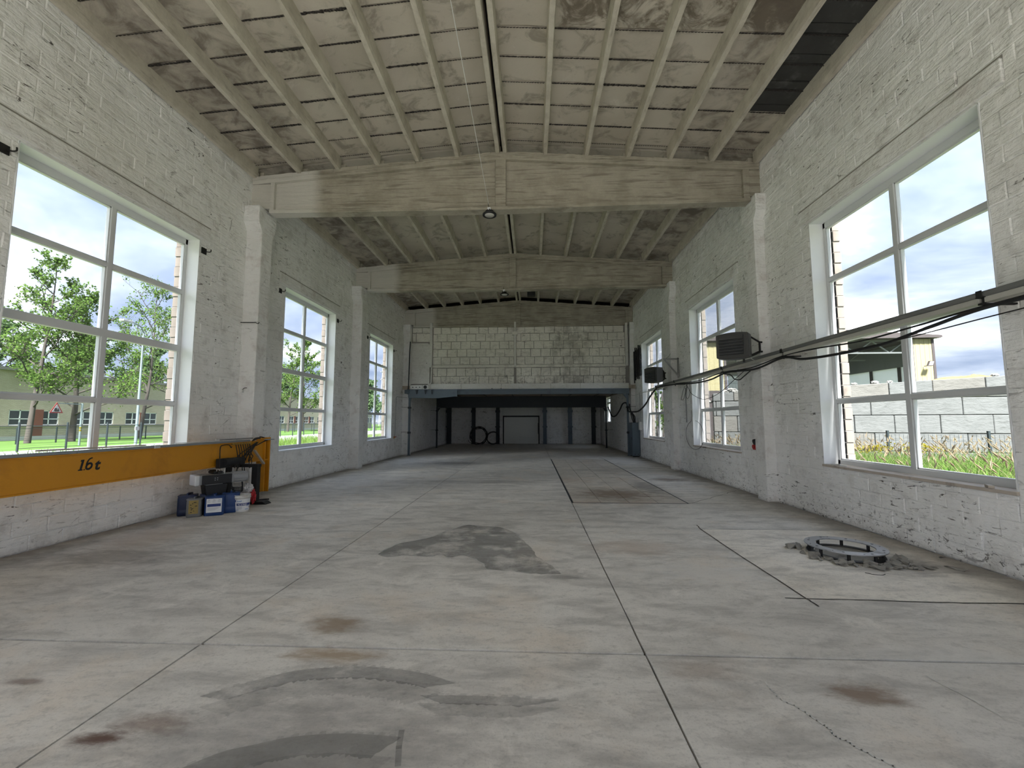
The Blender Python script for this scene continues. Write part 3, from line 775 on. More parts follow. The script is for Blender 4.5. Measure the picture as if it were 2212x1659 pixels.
# ---- tapered roof beams
def roof_beam(y, label, gable=False):
    t = thing('roof_beam', (XC, y, 6.47), label, 'beam', kind='structure')
    zt = lambda x: roof_z(x) - .005
    xl, xr = XL + .01, XR - .01
    b = MB()
    top = [(xl, zt(xl)), (XC, zt(XC)), (xr, zt(xr))]
    b.prism(top + [(x, z - .135) for x, z in top[::-1]], 'y', y, y + .26)                         # top flange
    el, er = -6.078, 4.829
    b.prism([(el, 6.485), (XC, 6.44), (er, 6.485), (er, zt(er) - .13), (XC, zt(XC) - .13), (el, zt(el) - .13)], 'y', y + .095, y + .215)   # web
    bot = [(el, 6.48), (XC, 6.43), (er, 6.48)]
    b.prism(bot + [(x, z + .085) for x, z in bot[::-1]], 'y', y, y + .26)
    for x0, x1 in ((el, el + .10), (er - .14, er), (XC - .13, XC + .11)):
        b.prism([(x0, 6.5), (x1, 6.5), (x1, zt(x1) - .12), (x0, zt(x0) - .12)], 'y', y + .012, y + .25)
    bevel(b.build('beam_body', M_BEAM, t), .012, 2)
    e = MB()                                                                                       # padstone ends into the wall
    e.box((xl - .03, y + .03, 6.60), (el + .02, y + .23, zt(xl) - .13)).box((er - .02, y + .03, 6.60), (xr + .03, y + .23, zt(xr) - .13))
    e.build('beam_end', M_BEAM, t)
    mo = MB(); k = 60                                                                              # bedding mortar along the top
    for i in range(k):
        xa, xb = lerp(xl, xr, i / k), lerp(xl, xr, (i + 1) / k)
        d0 = rng.uniform(-.012, .012)
        mo.prism([(xa, zt(xa) - .045), (xb, zt(xb) - .045), (xb, zt(xb) + .03 + rng.uniform(0, .012)), (xa, zt(xa) + .03 + rng.uniform(0, .012))], 'y', y - .018 + d0, y + .27)
    mo.build('bedding_mortar', M_BEAM, t)
    cf = MB()                                                                                      # closing strip behind, between the ribs
    return t
roof_beam(BEAMY[0], 'tapered concrete roof beam first from the viewpoint, holding the larger round lamp')
roof_beam(BEAMY[1], 'tapered concrete roof beam halfway down the hall, holding the small round lamp')
roof_beam(BEAMY[2], 'tapered concrete roof beam resting over the stained block wall of the mezzanine')

# ---- pillars with flared heads
def pillar(y, sx, label):
    xw = XL if sx > 0 else XR; xf = -6.165 if sx > 0 else 4.842
    y0, y1 = y, y + .40
    b = MB(); xi = xw - sx * .05
    b.box((xi, y0, -.02), (xf, y1, 6.03))
    a = [(y0, 6.02), (y1, 6.02), (y1 + .13, 6.20), (y1 + .13, 6.585), (y0 - .13, 6.585), (y0 - .13, 6.20)]
    b.prism(a, 'x', xi, xf)
    o = b.build('wall_pillar', M_COLUMN); bevel(o, .018, 2)
    return tag(o, label, 'pillar', kind='structure')
pillar(9.20, 1, 'white painted pillar with flared head behind the end of the yellow boom')
pillar(15.05, 1, 'white painted pillar with flared head between the two windows past the boom')
pillar(21.27, 1, 'white painted pillar beside the mezzanine junction plates')
pillar(9.25, -1, 'white painted pillar with flared head carrying the larger fan heater')
pillar(15.1, -1, 'white painted pillar with flared head carrying the smaller looking fan heater')
pillar(21.3, -1, 'white painted pillar beside the dark wall grate')
# ------------------------------------------------------------------ mezzanine
mez = thing('mezzanine', (XC, YMEZ, 3.1), 'raised concrete mezzanine deck on blue-grey steel across the end of the hall', 'mezzanine', kind='structure')
MB().box((XL - .05, 21.2, 3.27), (XR + .05, YEND, 3.45)).build('deck', M_SLABUND, mez)
b = MB()
for x in (-4.6, -2.9, -1.2, .55, 2.3, 3.9): b.box((x - .015, 21.2, 3.255), (x + .015, 27.3, 3.272))
for y in (23.1, 25.0): b.box((XL, y - .02, 3.257), (XR, y + .02, 3.272))
b.build('soffit_joint', M_TAR, mez)
xs = [-5.16, -3.55, -1.54, .91, 2.37, 4.74]
for x0, x1 in zip(xs, xs[1:]):
    bevel(MB().box((x0 + .006, 21.19, 3.272), (x1 - .006, 21.27, 3.545)).build('fascia_panel', M_UPPER_WHITE, mez), .006)
b = MB()                                                    # blue edge beam, an I-section with a deeper haunch
b.box((-6.25, 21.02, 3.20), (4.72, 21.24, 3.262)).box((-6.25, 21.10, 3.03), (4.72, 21.13, 3.22)).box((-3.7, 21.02, 3.005), (4.72, 21.24, 3.04))
bevel(b.build('edge_beam', M_BLUEST, mez), .004)
b = MB(); b.prism([(-6.16, 2.835), (-4.66, 2.815), (-3.70, 2.905), (-3.70, 3.20), (-6.16, 3.225)], 'y', 20.97, 21.03)
b.box((-6.32, 20.9, 3.05), (-6.1, 21.06, 3.235))
bevel(b.build('haunch_plate', M_BLUEST, mez), .004)
for x in (-5.72, -5.28, -4.96):
    b = MB(); w_ = .05 if x < -5 else .03; b.prism([(x - w_, 3.225), (x + w_, 3.225), (x + .012, 3.02), (x - .012, 3.02)], 'y', 20.90, 20.98); b.build('gusset', M_DKST, mez)
for x in (-2.0, -1.55):
    MB().box((x - .012, 21.12, 3.262), (x + .012, 21.2, 3.32)).build('bolt_stub', M_BLACKM, mez)
b = MB(); b.box((-6.16, 27.3, 2.56), (4.66, 27.5, 3.26))
o = b.build('deep_beam', M_DKST, mez); bevel(o, .004)
MB().box((-6.16, 27.26, 2.55), (4.66, 27.54, 2.585)).build('beam_flange', M_DKST, mez)
def steel_post(x, y, h, mat, label, wall_sx):
    t = thing('steel_post', (x, y, 0), label, 'post', 'posts carrying the mezzanine')
    b = MB().box((x - .045, y - .045, .0), (x + .045, y + .045, h)); bevel(b.build('shaft', mat, t), .004)
    bevel(MB().box((x - .075, y - .075, 0), (x + .075, y + .075, .02)).build('base_plate', mat, t), .003)
    b = MB(); s_ = -wall_sx
    b.prism([(x, h - .02), (x + wall_sx * .22, h - .02), (x, h - .32)], 'y', y - .01, y + .01); b.build('knee_plate', mat, t)
    for z in (1.12, 2.35):
        bevel(MB().box((x - .065, y - .07, z - .05), (x + .065, y + .06, z + .05)).cyl((x + wall_sx * .06, y - .03, z), (x + wall_sx * .1, y - .03, z), .014, 8).build('clamp', M_DKST, t), .004)
        MB().cyl((x - wall_sx * .02, y, z + .02), (XL + .01 if wall_sx > 0 else XR - .01, y, z + .03), .008, 6).build('wall_tie', M_BLACKM, t)
steel_post(-6.10, 21.06, 3.01, M_BLUEST, 'slim blue-grey post under the mezzanine junction plates', 1)
steel_post(4.655, 21.2, 3.01, M_BLUEST, 'slim blue-grey post beside the electrical cabinet', -1)
steel_post(-6.10, 27.25, 2.55, M_DKST, 'dark post under the deep beam on the boom side', 1)
steel_post(4.63, 27.3, 2.55, M_DKST, 'dark post under the deep beam beside the narrow bright window', -1)

# block wall above the mezzanine
up = MB().box((XL, 21.495, 3.27), (XR, 21.75, 6.475)).build('wall_mezzanine', M_JOINT)
tag(up, 'stained pale block wall standing on the mezzanine under the last roof beam', 'wall', kind='structure')
ZR = [6.50, 6.125, 5.73, 5.335, 4.93, 4.53, None, 4.37, 3.945, 3.545]
blk = []
for s0, s1 in ((-5.06, -.905), (-.795, 4.65)):
    for r in range(len(ZR) - 1):
        if ZR[r] is None or ZR[r + 1] is None: continue
        x = s0 - (.25 if r % 2 else .06)
        while x < s1:
            w_ = .49 + rng.uniform(-.02, .02)
            a, c = max(x, s0) , min(x + w_, s1)
            if c - a > .08: blk.append((a, c, ZR[r + 1], ZR[r] - (.03 if r == 0 else 0)))
            x += w_
for a, c, z0, z1 in [(-6.13, -5.62, 6.2, 6.47), (-5.62, -5.2, 6.2, 6.47), (-6.13, -5.95, 5.72, 6.18), (-5.94, -5.2, 5.72, 6.18)]: blk.append((a, c, z0, z1))
for a, c, z0, z1 in blk:
    v, f = block_shape(c - a, z1 - z0, .0, .016, .013, .03)
    p = rng.uniform(-.010, .018)
    g = MB(); g.add([(q[1] * .972 + (a + c) / 2, 21.455 - q[0] - p, q[2] * .965 + (z0 + z1) / 2) for q in v], [t[::-1] for t in f])
    g.build('block', M_UPPER, up, recalc=True)
bevel(MB().box((-5.1, 21.42, 4.385), (4.68, 21.47, 4.52)).build('concrete_band', M_UPPER, up), .01)
for x0, x1, z0, z1 in ((-5.19, -5.065, 4.395, 6.68), (-.90, -.80, 4.40, 6.69), (4.645, 4.765, 4.42, 6.57)):
    bevel(MB().box((x0, 21.29, z0), (x1, 21.44, z1)).build('timber_upright', M_UPPER_WHITE, up), .008)
bevel(MB().box((-.99, 21.27, 6.02), (-.73, 21.45, 6.19)).build('steel_clip', M_UPPER, up), .006)
t = thing('wall_panel', (-5.72, 21.4, 3.55), 'tall plain white panel in a frame above the junction plates', 'panel')
bevel(MB().box((-6.14, 21.40, 3.56), (-5.28, 21.44, 5.58)).build('leaf', M_UPPER_WHITE, t), .006)
b = MB()
for q in ((-6.19, -6.14, 3.52, 5.65), (-5.28, -5.20, 3.52, 5.65), (-6.19, -5.20, 5.58, 5.65)): b.box((q[0], 21.37, q[2]), (q[1], 21.46, q[3]))
bevel(b.build('frame', M_UPPER_WHITE, t), .006)
MB().cyl((-5.36, 21.38, 4.62), (-5.36, 21.40, 4.62), .018, 8).build('latch', M_DKST, t)
t = thing('junction_plate', (-5.81, 21.2, 3.27), 'white plate with three dark holes on the blue edge beam', 'plate')
bevel(MB().box((-6.12, 21.16, 3.275), (-5.51, 21.2, 3.49)).build('plate', M_WHITE, t), .004)
for x in (-5.98, -5.81, -5.63): MB().cyl((x, 21.15, 3.375), (x, 21.17, 3.375), .026, 12).build('hole', M_BLACK, t)
t = thing('junction_plate', (-5.35, 21.2, 3.27), 'white plate with one large round opening on the blue edge beam', 'plate')
bevel(MB().box((-5.49, 21.15, 3.275), (-5.20, 21.2, 3.49)).build('plate', M_WHITE, t), .004)
MB().cyl((-5.35, 21.13, 3.38), (-5.35, 21.16, 3.38), .085, 20).build('opening', M_BLACK, t)
o = MB().tube([(-5.14, 21.12, 3.28), (-5.13, 21.14, 3.5), (-5.09, 21.3, 3.62), (-5.085, 21.33, 4.3), (-5.085, 21.35, 4.39)], .04, 10).build('vent_pipe', M_UPPER_WHITE)
tag(o, 'pale pipe rising beside the round opening to the timber upright', 'pipe')
o = MB().tube([(-6.2, 21.1, 3.2), (-6.19, 21.12, 3.5), (-6.165, 21.15, 5.2), (-6.16, 21.2, 5.7)], .028, 8).build('conduit', M_DKST)
tag(o, 'dark conduit climbing the pillar beside the framed white panel', 'conduit')

# end wall under the deck
bw = MB().box((XLO, YEND, -.3), (XRO, YEND + .4, 8.2)).build('wall_back', M_WALL)
tag(bw, 'white painted end wall under the mezzanine with dark steel columns', 'wall', kind='structure')
rest = MB(); cells = []
z = 0; k = 0
while z < 3.2:
    y = XL - (.25 if k % 2 else 0)
    while y < XR:
        for r in rect_minus((max(y, XL), min(y + .5, XR), z, min(z + .2, 3.26)), [(-2.42, .6, -1, 2.66)]):
            if r[1] - r[0] > .05: cells.append(r)
        y += .5
    z += .2; k += 1
nb = 0
for a, c, z0, z1 in cells:
    v, f = block_shape(c - a, z1 - z0, rng.uniform(-.002, .005), .008, .003)
    vv = [(q[1] + (a + c) / 2, YEND - q[0] - .004, q[2] + (z0 + z1) / 2) for q in v]; f = [t[::-1] for t in f]
    if nb < 300 and a > -6.2 and z1 < 2.9: g = MB(); g.add(vv, f); g.build('block', M_WALL, bw); nb += 1
    else: rest.add(vv, f)
tag(rest.build('hidden_blocks', M_WALL, bw), None, kind='stuff')
LAB = ['dark steel column in the corner of the end wall on the boom side', 'dark steel column in front of the big cable coil', 'dark steel column behind the small cable coil',
       'blue-grey steel column beside the sectional door and away from the coils', 'blue-grey steel column between two bright patches of the end wall', 'dark steel column in the corner by the narrow bright window']
for (x0, x1), lab, mt in zip([(-6.41, -6.11), (-4.53, -4.28), (-2.71, -2.46), (.795, 1.05), (2.65, 2.93), (4.38, 4.645)], LAB, [M_DKST, M_DKST, M_DKST, M_BLUEST, M_BLUEST, M_DKST]):
    t = thing('steel_column', ((x0 + x1) / 2, 32.1, 0), lab, 'column', 'steel columns along the end wall')
    b = MB().box((x0, 31.93, 0), (x1, 31.96, 3.26)).box((x0, 32.24, 0), (x1, 32.27, 3.26)).box(((x0 + x1) / 2 - .012, 31.95, 0), ((x0 + x1) / 2 + .012, 32.25, 3.26))
    bevel(b.build('shaft', mt, t), .003)
    for z, h in ((1.27, .10), (2.42, .18)):
        bevel(MB().box((x0 - .05, 31.90, z - h / 2), (x1 + .05, 31.97, z + h / 2)).build('collar', mt, t), .004)
    MB().box((x0 - .03, 31.9, 0), (x1 + .03, 32.3, .02)).build('base_plate', mt, t)
dr = thing('door_1', (-.85, 32.33, 0), 'closed pale grey sectional door in a dark frame in the end wall', 'door', kind='structure')
b = MB()
for q in ((-2.22, -2.135, 0, 2.10), (.44, .525, 0, 2.10), (-2.22, .525, 2.0, 2.10)): b.box((q[0], 32.24, q[2]), (q[1], 32.39, q[3]))
b.build('frame', M_BLACKM, dr)
for i in range(4):
    bevel(MB().box((-2.135, 32.30, .02 + i * .4965), (.44, 32.35, .02 + (i + 1) * .4965 - .008)).build('panel', M_DOOR, dr), .006)
MB().box((.40, 32.2, .75), (.435, 32.3, 1.55)).build('track', M_BLACKM, dr)
bevel(MB().box((-2.40, 32.30, 2.11), (.575, 32.39, 2.64)).build('header_panel', M_DOOR, dr), .006)
for x in (-2.36, .60): MB().box((x - .07, 32.28, 0), (x + .07, 32.4, 2.66)).build('jamb', M_COLUMN, dr)
def coil(c, r, w, turns, tilt, label):
    t = thing('cable_coil', (c[0], c[1], 0), label, 'coil')
    pts = []
    for i in range(turns * 28 + 1):
        a = 2 * math.pi * i / 28; rr = r - w * .5 + w * (.5 + .5 * math.sin(i * .37)); q = (i / 28) / turns - .5
        pts.append((c[0] + rr * math.cos(a), c[1] + q * .12 + (r - rr * math.sin(a)) * -tilt, .03 + r + rr * math.sin(a)))
    MB().tube(pts, .026, 6).build('hose', M_RUBBER, t)
    for a in (.6, 2.2, 4.0):
        p = Vector((c[0] + (r - .04) * math.cos(a), c[1] - (r - (r - .04) * math.sin(a)) * tilt, .03 + r + (r - .04) * math.sin(a)))
        MB().lathe([(.05, -.015), (.055, 0), (.05, .015)], 8, p).build('tie', M_BLACK, t)
    MB().tube(smooth_path([(c[0] - r * .55, c[1] - .15, .06), (c[0] - r * 1.1, c[1] - .2, .16), (c[0] - r * 1.25, c[1] - .25, .34)]), .018, 6).build('loose_end', M_RUBBER, t)
coil((-3.94, 31.60, 0), .60, .14, 7, .2, 'large black cable coil propped upright against the end wall')
coil((-2.90, 31.66, 0), .44, .05, 3, .2, 'smaller black cable coil propped between the big coil and the sectional door')

# electrical gear by the mezzanine post
t = thing('electrical_cabinet', (4.87, 20.85, 0), 'tall blue-grey electrical cabinet against the wall under hanging cables', 'cabinet')
bevel(MB().box((4.69, 20.47, .05), (5.035, 21.12, 1.60)).build('body', M_CAB, t), .01)
bevel(MB().box((4.675, 20.50, .09), (4.692, 21.09, 1.56)).build('door', M_CAB, t), .004)
MB().box((4.66, 20.56, .80), (4.68, 20.60, .92)).build('handle', M_BLACK, t)
for y in (20.55, 21.04): MB().box((4.70, y - .04, 0), (4.99, y + .04, .05)).build('foot', M_BLACKM, t)
for x in (4.78, 4.93): MB().cyl((x, 20.46, .12), (x, 20.475, .12), .022, 10).build('cable_gland', M_BLACK, t)
t = thing('switch_box', (5.0, 20.2, 1.4), 'small white switch box on the wall between cabinet and window', 'switch')
bevel(MB().box((4.93, 20.07, 1.26), (5.05, 20.30, 1.64)).build('case', M_WHITE, t), .008)
MB().box((4.95, 20.30, 1.30), (5.05, 20.42, 1.5)).build('terminal_cover', M_FENCE, t)
MB().tube([(5.0, 20.2, 1.64), (5.0, 20.2, 2.6), (5.01, 20.3, 3.0)], .012, 6).build('conduit', M_GREYB, t)
t = thing('wall_grate', (4.98, 20.4, 4.3), 'dark slatted grate hung on the wall above the electrical cabinet', 'grate')
for y, z0, z1 in ((19.85, 3.75, 5.16), (20.12, 3.62, 5.22), (20.42, 3.66, 5.14), (20.74, 3.62, 5.20), (20.98, 3.50, 5.05)):
    MB().box((4.95, y - .035, z0), (4.99, y + .035, z1)).build('upright', M_BLACKM, t)
for i in range(9):
    z = 3.78 + i * .145; MB().box((4.985, 19.84, z), (5.03, 20.99, z + .12)).build('slat', M_BLACKM, t)
# ------------------------------------------------------------------ jib crane boom lying along the boom-side wall
BX = -6.0
cr = thing('jib_crane', (-6.1, 6.0, .8), 'yellow crane boom lying along the wall, marked with its load rating', 'crane')
b = MB(); y0, y1 = 1.2, 9.42
b.box((BX - .19, y0, 1.225), (BX + .0, y1, 1.245)).box((BX - .19, y0, .80), (BX + .0, y1, .822)).box((BX - .035, y0, .81), (BX - .022, y1, 1.235)).box((BX - .19, y0, .81), (BX - .178, y1, 1.235))
bevel(b.build('boom', M_YELLOW, cr), .004)
b = MB().box((BX - .12, 9.42, .10), (BX - .105, 9.60, 1.30)).box((BX - .14, 9.42, .10), (BX - .05, 9.435, 1.30)).box((BX - .19, 9.40, .12), (BX + .03, 9.42, 1.31))
b.box((BX - .20, 9.55, .10), (BX + .04, 9.575, 1.31)).box((BX - .19, 9.36, 1.245), (BX + .03, 9.58, 1.30))
bevel(b.build('end_post', M_YELLOW, cr), .006)
MB().box((BX - .19, 9.42, .80), (BX + .01, 9.56, .825)).build('end_stiffener', M_YELLOW, cr)
for a, c in ((1.3, 3.55), (3.56, 5.42), (5.425, 6.62), (6.63, 8.9)):
    bevel(MB().box((BX - .035, a, 1.245), (BX + .012, c, 1.285)).build('side_rail', M_RAIL, cr), .006)
bevel(MB().box((BX - .045, 6.58, 1.24), (BX + .022, 6.68, 1.291)).build('rail_joint', M_SILVER, cr), .003)
# stencilled rating: 1.6 t
def glyphs(txt, size, loc, rot, mat, name, parent, shear=0., bold=0., ext=.0006, width=1.):
    cu = bpy.data.curves.new(name, 'FONT'); cu.body = txt; cu.size = size; cu.shear = shear; cu.offset = bold; cu.extrude = ext
    o = bpy.data.objects.new(name, cu); COL.objects.link(o); o.data.materials.append(mat)
    o.location = loc; o.rotation_euler = rot; o.scale = (width, 1, 1); bpy.context.view_layer.update()
    me = bpy.data.meshes.new_from_object(o.evaluated_get(bpy.context.evaluated_depsgraph_get()))
    me.transform(o.matrix_world); q = bpy.data.objects.new(name, me); COL.objects.link(q); bpy.data.objects.remove(o)
    if parent: adopt(q, parent)
    return q
rot = (R(90), 0, R(90))
zt, zb = 1.155, 1.012
xf = BX - .020
L = MB()
def poly(pts): L.add([(xf, y, z) for y, z in pts], [tuple(range(len(pts)))])
s_ = .035
def sh(y, z): return (y + (z - zb) * .22, z)
hh = zt - zb
poly([sh(5.475, zb), sh(5.535, zb), sh(5.535, zb + .016), sh(5.475, zb + .016)]); poly([sh(5.492, zb + .016), sh(5.522, zb + .016), sh(5.522, zt), sh(5.492, zt)]); poly([sh(5.474, zt - .022), sh(5.493, zt - .022), sh(5.493, zt), sh(5.478, zt - .004)])
poly([sh(5.546, zb), sh(5.564, zb), sh(5.564, zb + .017), sh(5.546, zb + .017)])
L.build('lettering', M_BLACK, cr, recalc=False)
def stroke(pts, w):
    P = [Vector((y, z)) for y, z in pts]
    for i in range(len(P) - 1):
        w0, w1 = (w(i / (len(P) - 1)), w((i + 1) / (len(P) - 1)))
        def nrm(k):
            d = P[min(k + 1, len(P) - 1)] - P[max(k - 1, 0)]; d.normalize(); return Vector((-d.y, d.x))
        a, c = nrm(i), nrm(i + 1); L2.add([(xf, *(P[i] - a * w0)), (xf, *(P[i] + a * w0)), (xf, *(P[i + 1] + c * w1)), (xf, *(P[i + 1] - c * w1))], [(0, 1, 2, 3)])
L2 = MB()
cy6, cz6 = 5.618, zb + .050
stroke([(cy6 + .036 * math.cos(a) + .010 * math.sin(a), cz6 + .038 * math.sin(a)) for a in np.linspace(0, 2 * math.pi, 25)], lambda t: .014)
stroke([(cy6 - .033 + .02 * t * t + .055 * t ** 1.6 , cz6 + .02 + .088 * math.sin(t * 1.62)) for t in np.linspace(0, 1, 12)], lambda t: .013 - .005 * t)
L2.build('lettering', M_BLACK, cr, recalc=False)
glyphs('t', .20, (xf, 5.690, zb - .004), rot, M_BLACK, 'lettering', cr, .2, .007)
# festoon: brass clamps, conductors and black flex near the end
for i in range(7):
    y = 8.32 + i * .085
    MB().cyl((BX + .03, y, 1.215), (BX + .03, y + .05, 1.215), .016, 8).cyl((BX + .03, y + .05, 1.215), (BX + .03, y + .06, 1.215), .022, 8).build('brass_clamp', M_BRASS, cr)
for i in range(7):
    y = 8.42 + i * .07; dz = rng.uniform(.35, .72); pts = [(BX + .04, y, 1.2), (BX + .07, y + .02, 1.0), (BX + .08, y + rng.uniform(-.1, .12), 1.2 - dz * .75), (BX + .07, y + rng.uniform(-.12, .1), 1.2 - dz), (BX + .03, y + rng.uniform(.02, .2), 1.2 - dz * .5), (BX + .03, 9.1 + rng.uniform(-.05, .05), 1.22)]
    MB().tube(smooth_path(pts, 7), .0085, 6).build('festoon_cable', M_RUBBER, cr)
for i in range(5):
    pts = [(BX + .02, 8.95, 1.25), (BX + .05, 9.0 + i * .04, 1.31), (BX + .01, 9.15 + rng.uniform(0, .1), 1.29 + rng.uniform(0, .03)), (BX - .03, 9.3, 1.33), (BX + .02, 9.45 + rng.uniform(-.03, .08), 1.27), (BX + .04, 9.3, 1.22), (BX + .05, 9.05, 1.15)]
    MB().tube(smooth_path(pts, 6), .010, 6).build('cable_loop', M_RUBBER, cr)
MB().tube(smooth_path([(BX + .02, 8.02, .93), (BX + .02, 8.02, 1.17), (BX + .02, 8.10, 1.21), (BX + .03, 8.24, 1.205), (BX + .03, 8.30, 1.15), (BX + .03, 8.32, 1.17)], 6), .009, 6).build('tow_arm', M_BLACKM, cr)
MB().beam((BX + .06, 8.98, 1.05), (BX + .09, 9.28, .74), .05, .03).build('stop_arm', M_WOOD, cr)
bevel(MB().box((BX - .05, 9.36, 1.255), (BX + .12, 9.58, 1.275)).build('top_bracket', M_RAIL, cr), .003)

st = thing('crane_stand', (-5.8, 8.65, 0), 'black steel floor stand propping up the end of the yellow boom', 'stand')
b = MB(); b.prism([(-6.33, 0), (-5.36, 0), (-5.44, .055), (-6.25, .055)], 'y', 8.55, 8.74); bevel(b.build('foot', M_BLACKM, st), .004)
bevel(MB().box((-5.72, 8.59, .05), (-5.60, 8.70, .80)).build('upright', M_BLACKM, st), .005)
bevel(MB().box((-6.28, 8.60, .05), (-6.20, 8.69, .74)).build('upright', M_BLACKM, st), .005)
bevel(MB().box((-6.32, 8.585, .735), (-5.59, 8.705, .798)).build('crossbar', M_BLACKM, st), .005)
MB().beam((-5.66, 8.7, .06), (-5.66, 9.05, .02), .10, .03).build('outrigger', M_BLACKM, st)

ho = thing('chain_hoist', (-5.92, 7.9, .62), 'grey and black electric chain hoist hanging under the yellow boom', 'hoist')
bevel(MB().box((-6.06, 7.55, .49), (-5.80, 8.12, .665)).build('body', M_GREYB, ho), .012)
bevel(MB().box((-5.803, 7.60, .495), (-5.775, 8.08, .66)).build('cover', M_BLACK, ho), .008)
bevel(MB().box((-6.07, 7.49, .485), (-5.775, 7.56, .67)).build('end_cap', M_SILVER, ho), .012)
b = MB().cyl((-5.93, 8.10, .575), (-5.93, 8.38, .575), .098, 18)
b.build('motor', M_GREYB, ho)
b = MB()
for a in range(10):
    t = 2 * math.pi * a / 10; b.beam((-5.93 + .095 * math.cos(t), 8.13, .575 + .095 * math.sin(t)), (-5.93 + .095 * math.cos(t), 8.35, .575 + .095 * math.sin(t)), .012, .022)
b.build('cooling_fins', M_GREYB, ho)
for y, z in ((7.80, .60), (7.84, .60), (7.80, .565), (7.84, .565)): MB().cyl((-5.777, y, z), (-5.771, y, z), .007, 8).build('screw', M_SILVER, ho)
b = MB(); b.prism([(7.66, .475), (8.02, .475), (7.98, .20), (7.70, .20)], 'x', -6.05, -5.80); bevel(b.build('chain_bucket', M_BLACK, ho), .01)
bevel(MB().box((-6.02, 7.68, .472), (-5.83, 7.95, .492)).build('bucket_lid', M_GREYB, ho), .004)
b = MB().box((-6.22, 7.85, .67), (-5.80, 7.93, .72)).cyl((-6.1, 7.82, .69), (-5.84, 7.82, .69), .03, 10)
bevel(b.build('hanger', M_BLACKM, ho), .004)
bevel(MB().box((-5.98, 7.92, .78), (-5.90, 8.22, .96)).build('trolley_plate', M_BLACKM, ho), .006)
b = MB().cyl((-5.90, 8.02, .885), (-5.90, 8.45, .885), .075, 16); b.build('trolley_motor', M_BLACK, ho)
bevel(MB().box((-5.95, 8.42, .81), (-5.83, 8.54, .95)).build('gearbox', M_BLACKM, ho), .01)
for y in (7.98, 8.16): MB().cyl((-5.985, y, .855), (-5.955, y, .855), .045, 14).build('trolley_wheel', M_BLACKM, ho)
for q in range(4): MB().cyl((-5.86, 7.84 + q * .045, .655), (-5.87, 7.85 + q * .045, .74), .008, 6).build('hanger_bolt', M_SILVER, ho)
for q in range(4):
    r_ = .10 + .03 * q
    MB().tube(smooth_path([(-5.76, 8.15, .62), (-5.70, 8.25, .62 - r_ * .4), (-5.70, 8.30, .50 - r_), (-5.72, 8.20 - r_ * .5, .48 - r_ * .8), (-5.74, 8.10 - r_ * .3, .42), (-5.76, 8.08, .50)], 7), .010, 6).build('control_cable', M_RUBBER, ho)
hpiv = Matrix.Translation((-5.92, 7.85, .03)) @ Matrix.Rotation(R(-34), 4, 'Z') @ Matrix.Translation((5.92, -7.85, 0))
for c_ in ho.children:
    if c_.name.split('.')[0] in ('body', 'cover', 'end_cap', 'motor', 'cooling_fins', 'screw', 'chain_bucket', 'bucket_lid', 'hanger', 'hanger_bolt'): c_.data.transform(hpiv)
# loose trim lengths left lying on the boom
def lying(y0, y1, x, z0, z1, mat, label, w=.05, h=.014):
    o = MB().beam((x, y0, z0), (x, y1, z1), w, h).build('trim_strip', mat); bevel(o, .003); return tag(o, label, 'trim strip')
lying(4.95, 6.40, BX + .015, 1.312, 1.300, M_WOOD, 'grey timber lath lying on the boom above the load rating', .04, .018)
lying(6.40, 7.6, BX - .08, 1.262, 1.262, M_WSTRIP, 'pale trim strip lying along the middle of the boom', .06)
lying(7.0, 8.0, BX - .02, 1.297, 1.295, M_WSTRIP, 'thin pale strip lying across the rail past the lath', .03, .012)
lying(8.05, 9.05, BX - .06, 1.31, 1.31, M_SIGNW, 'bright white strip lying on the boom beside the tangle of cables', .07, .02)

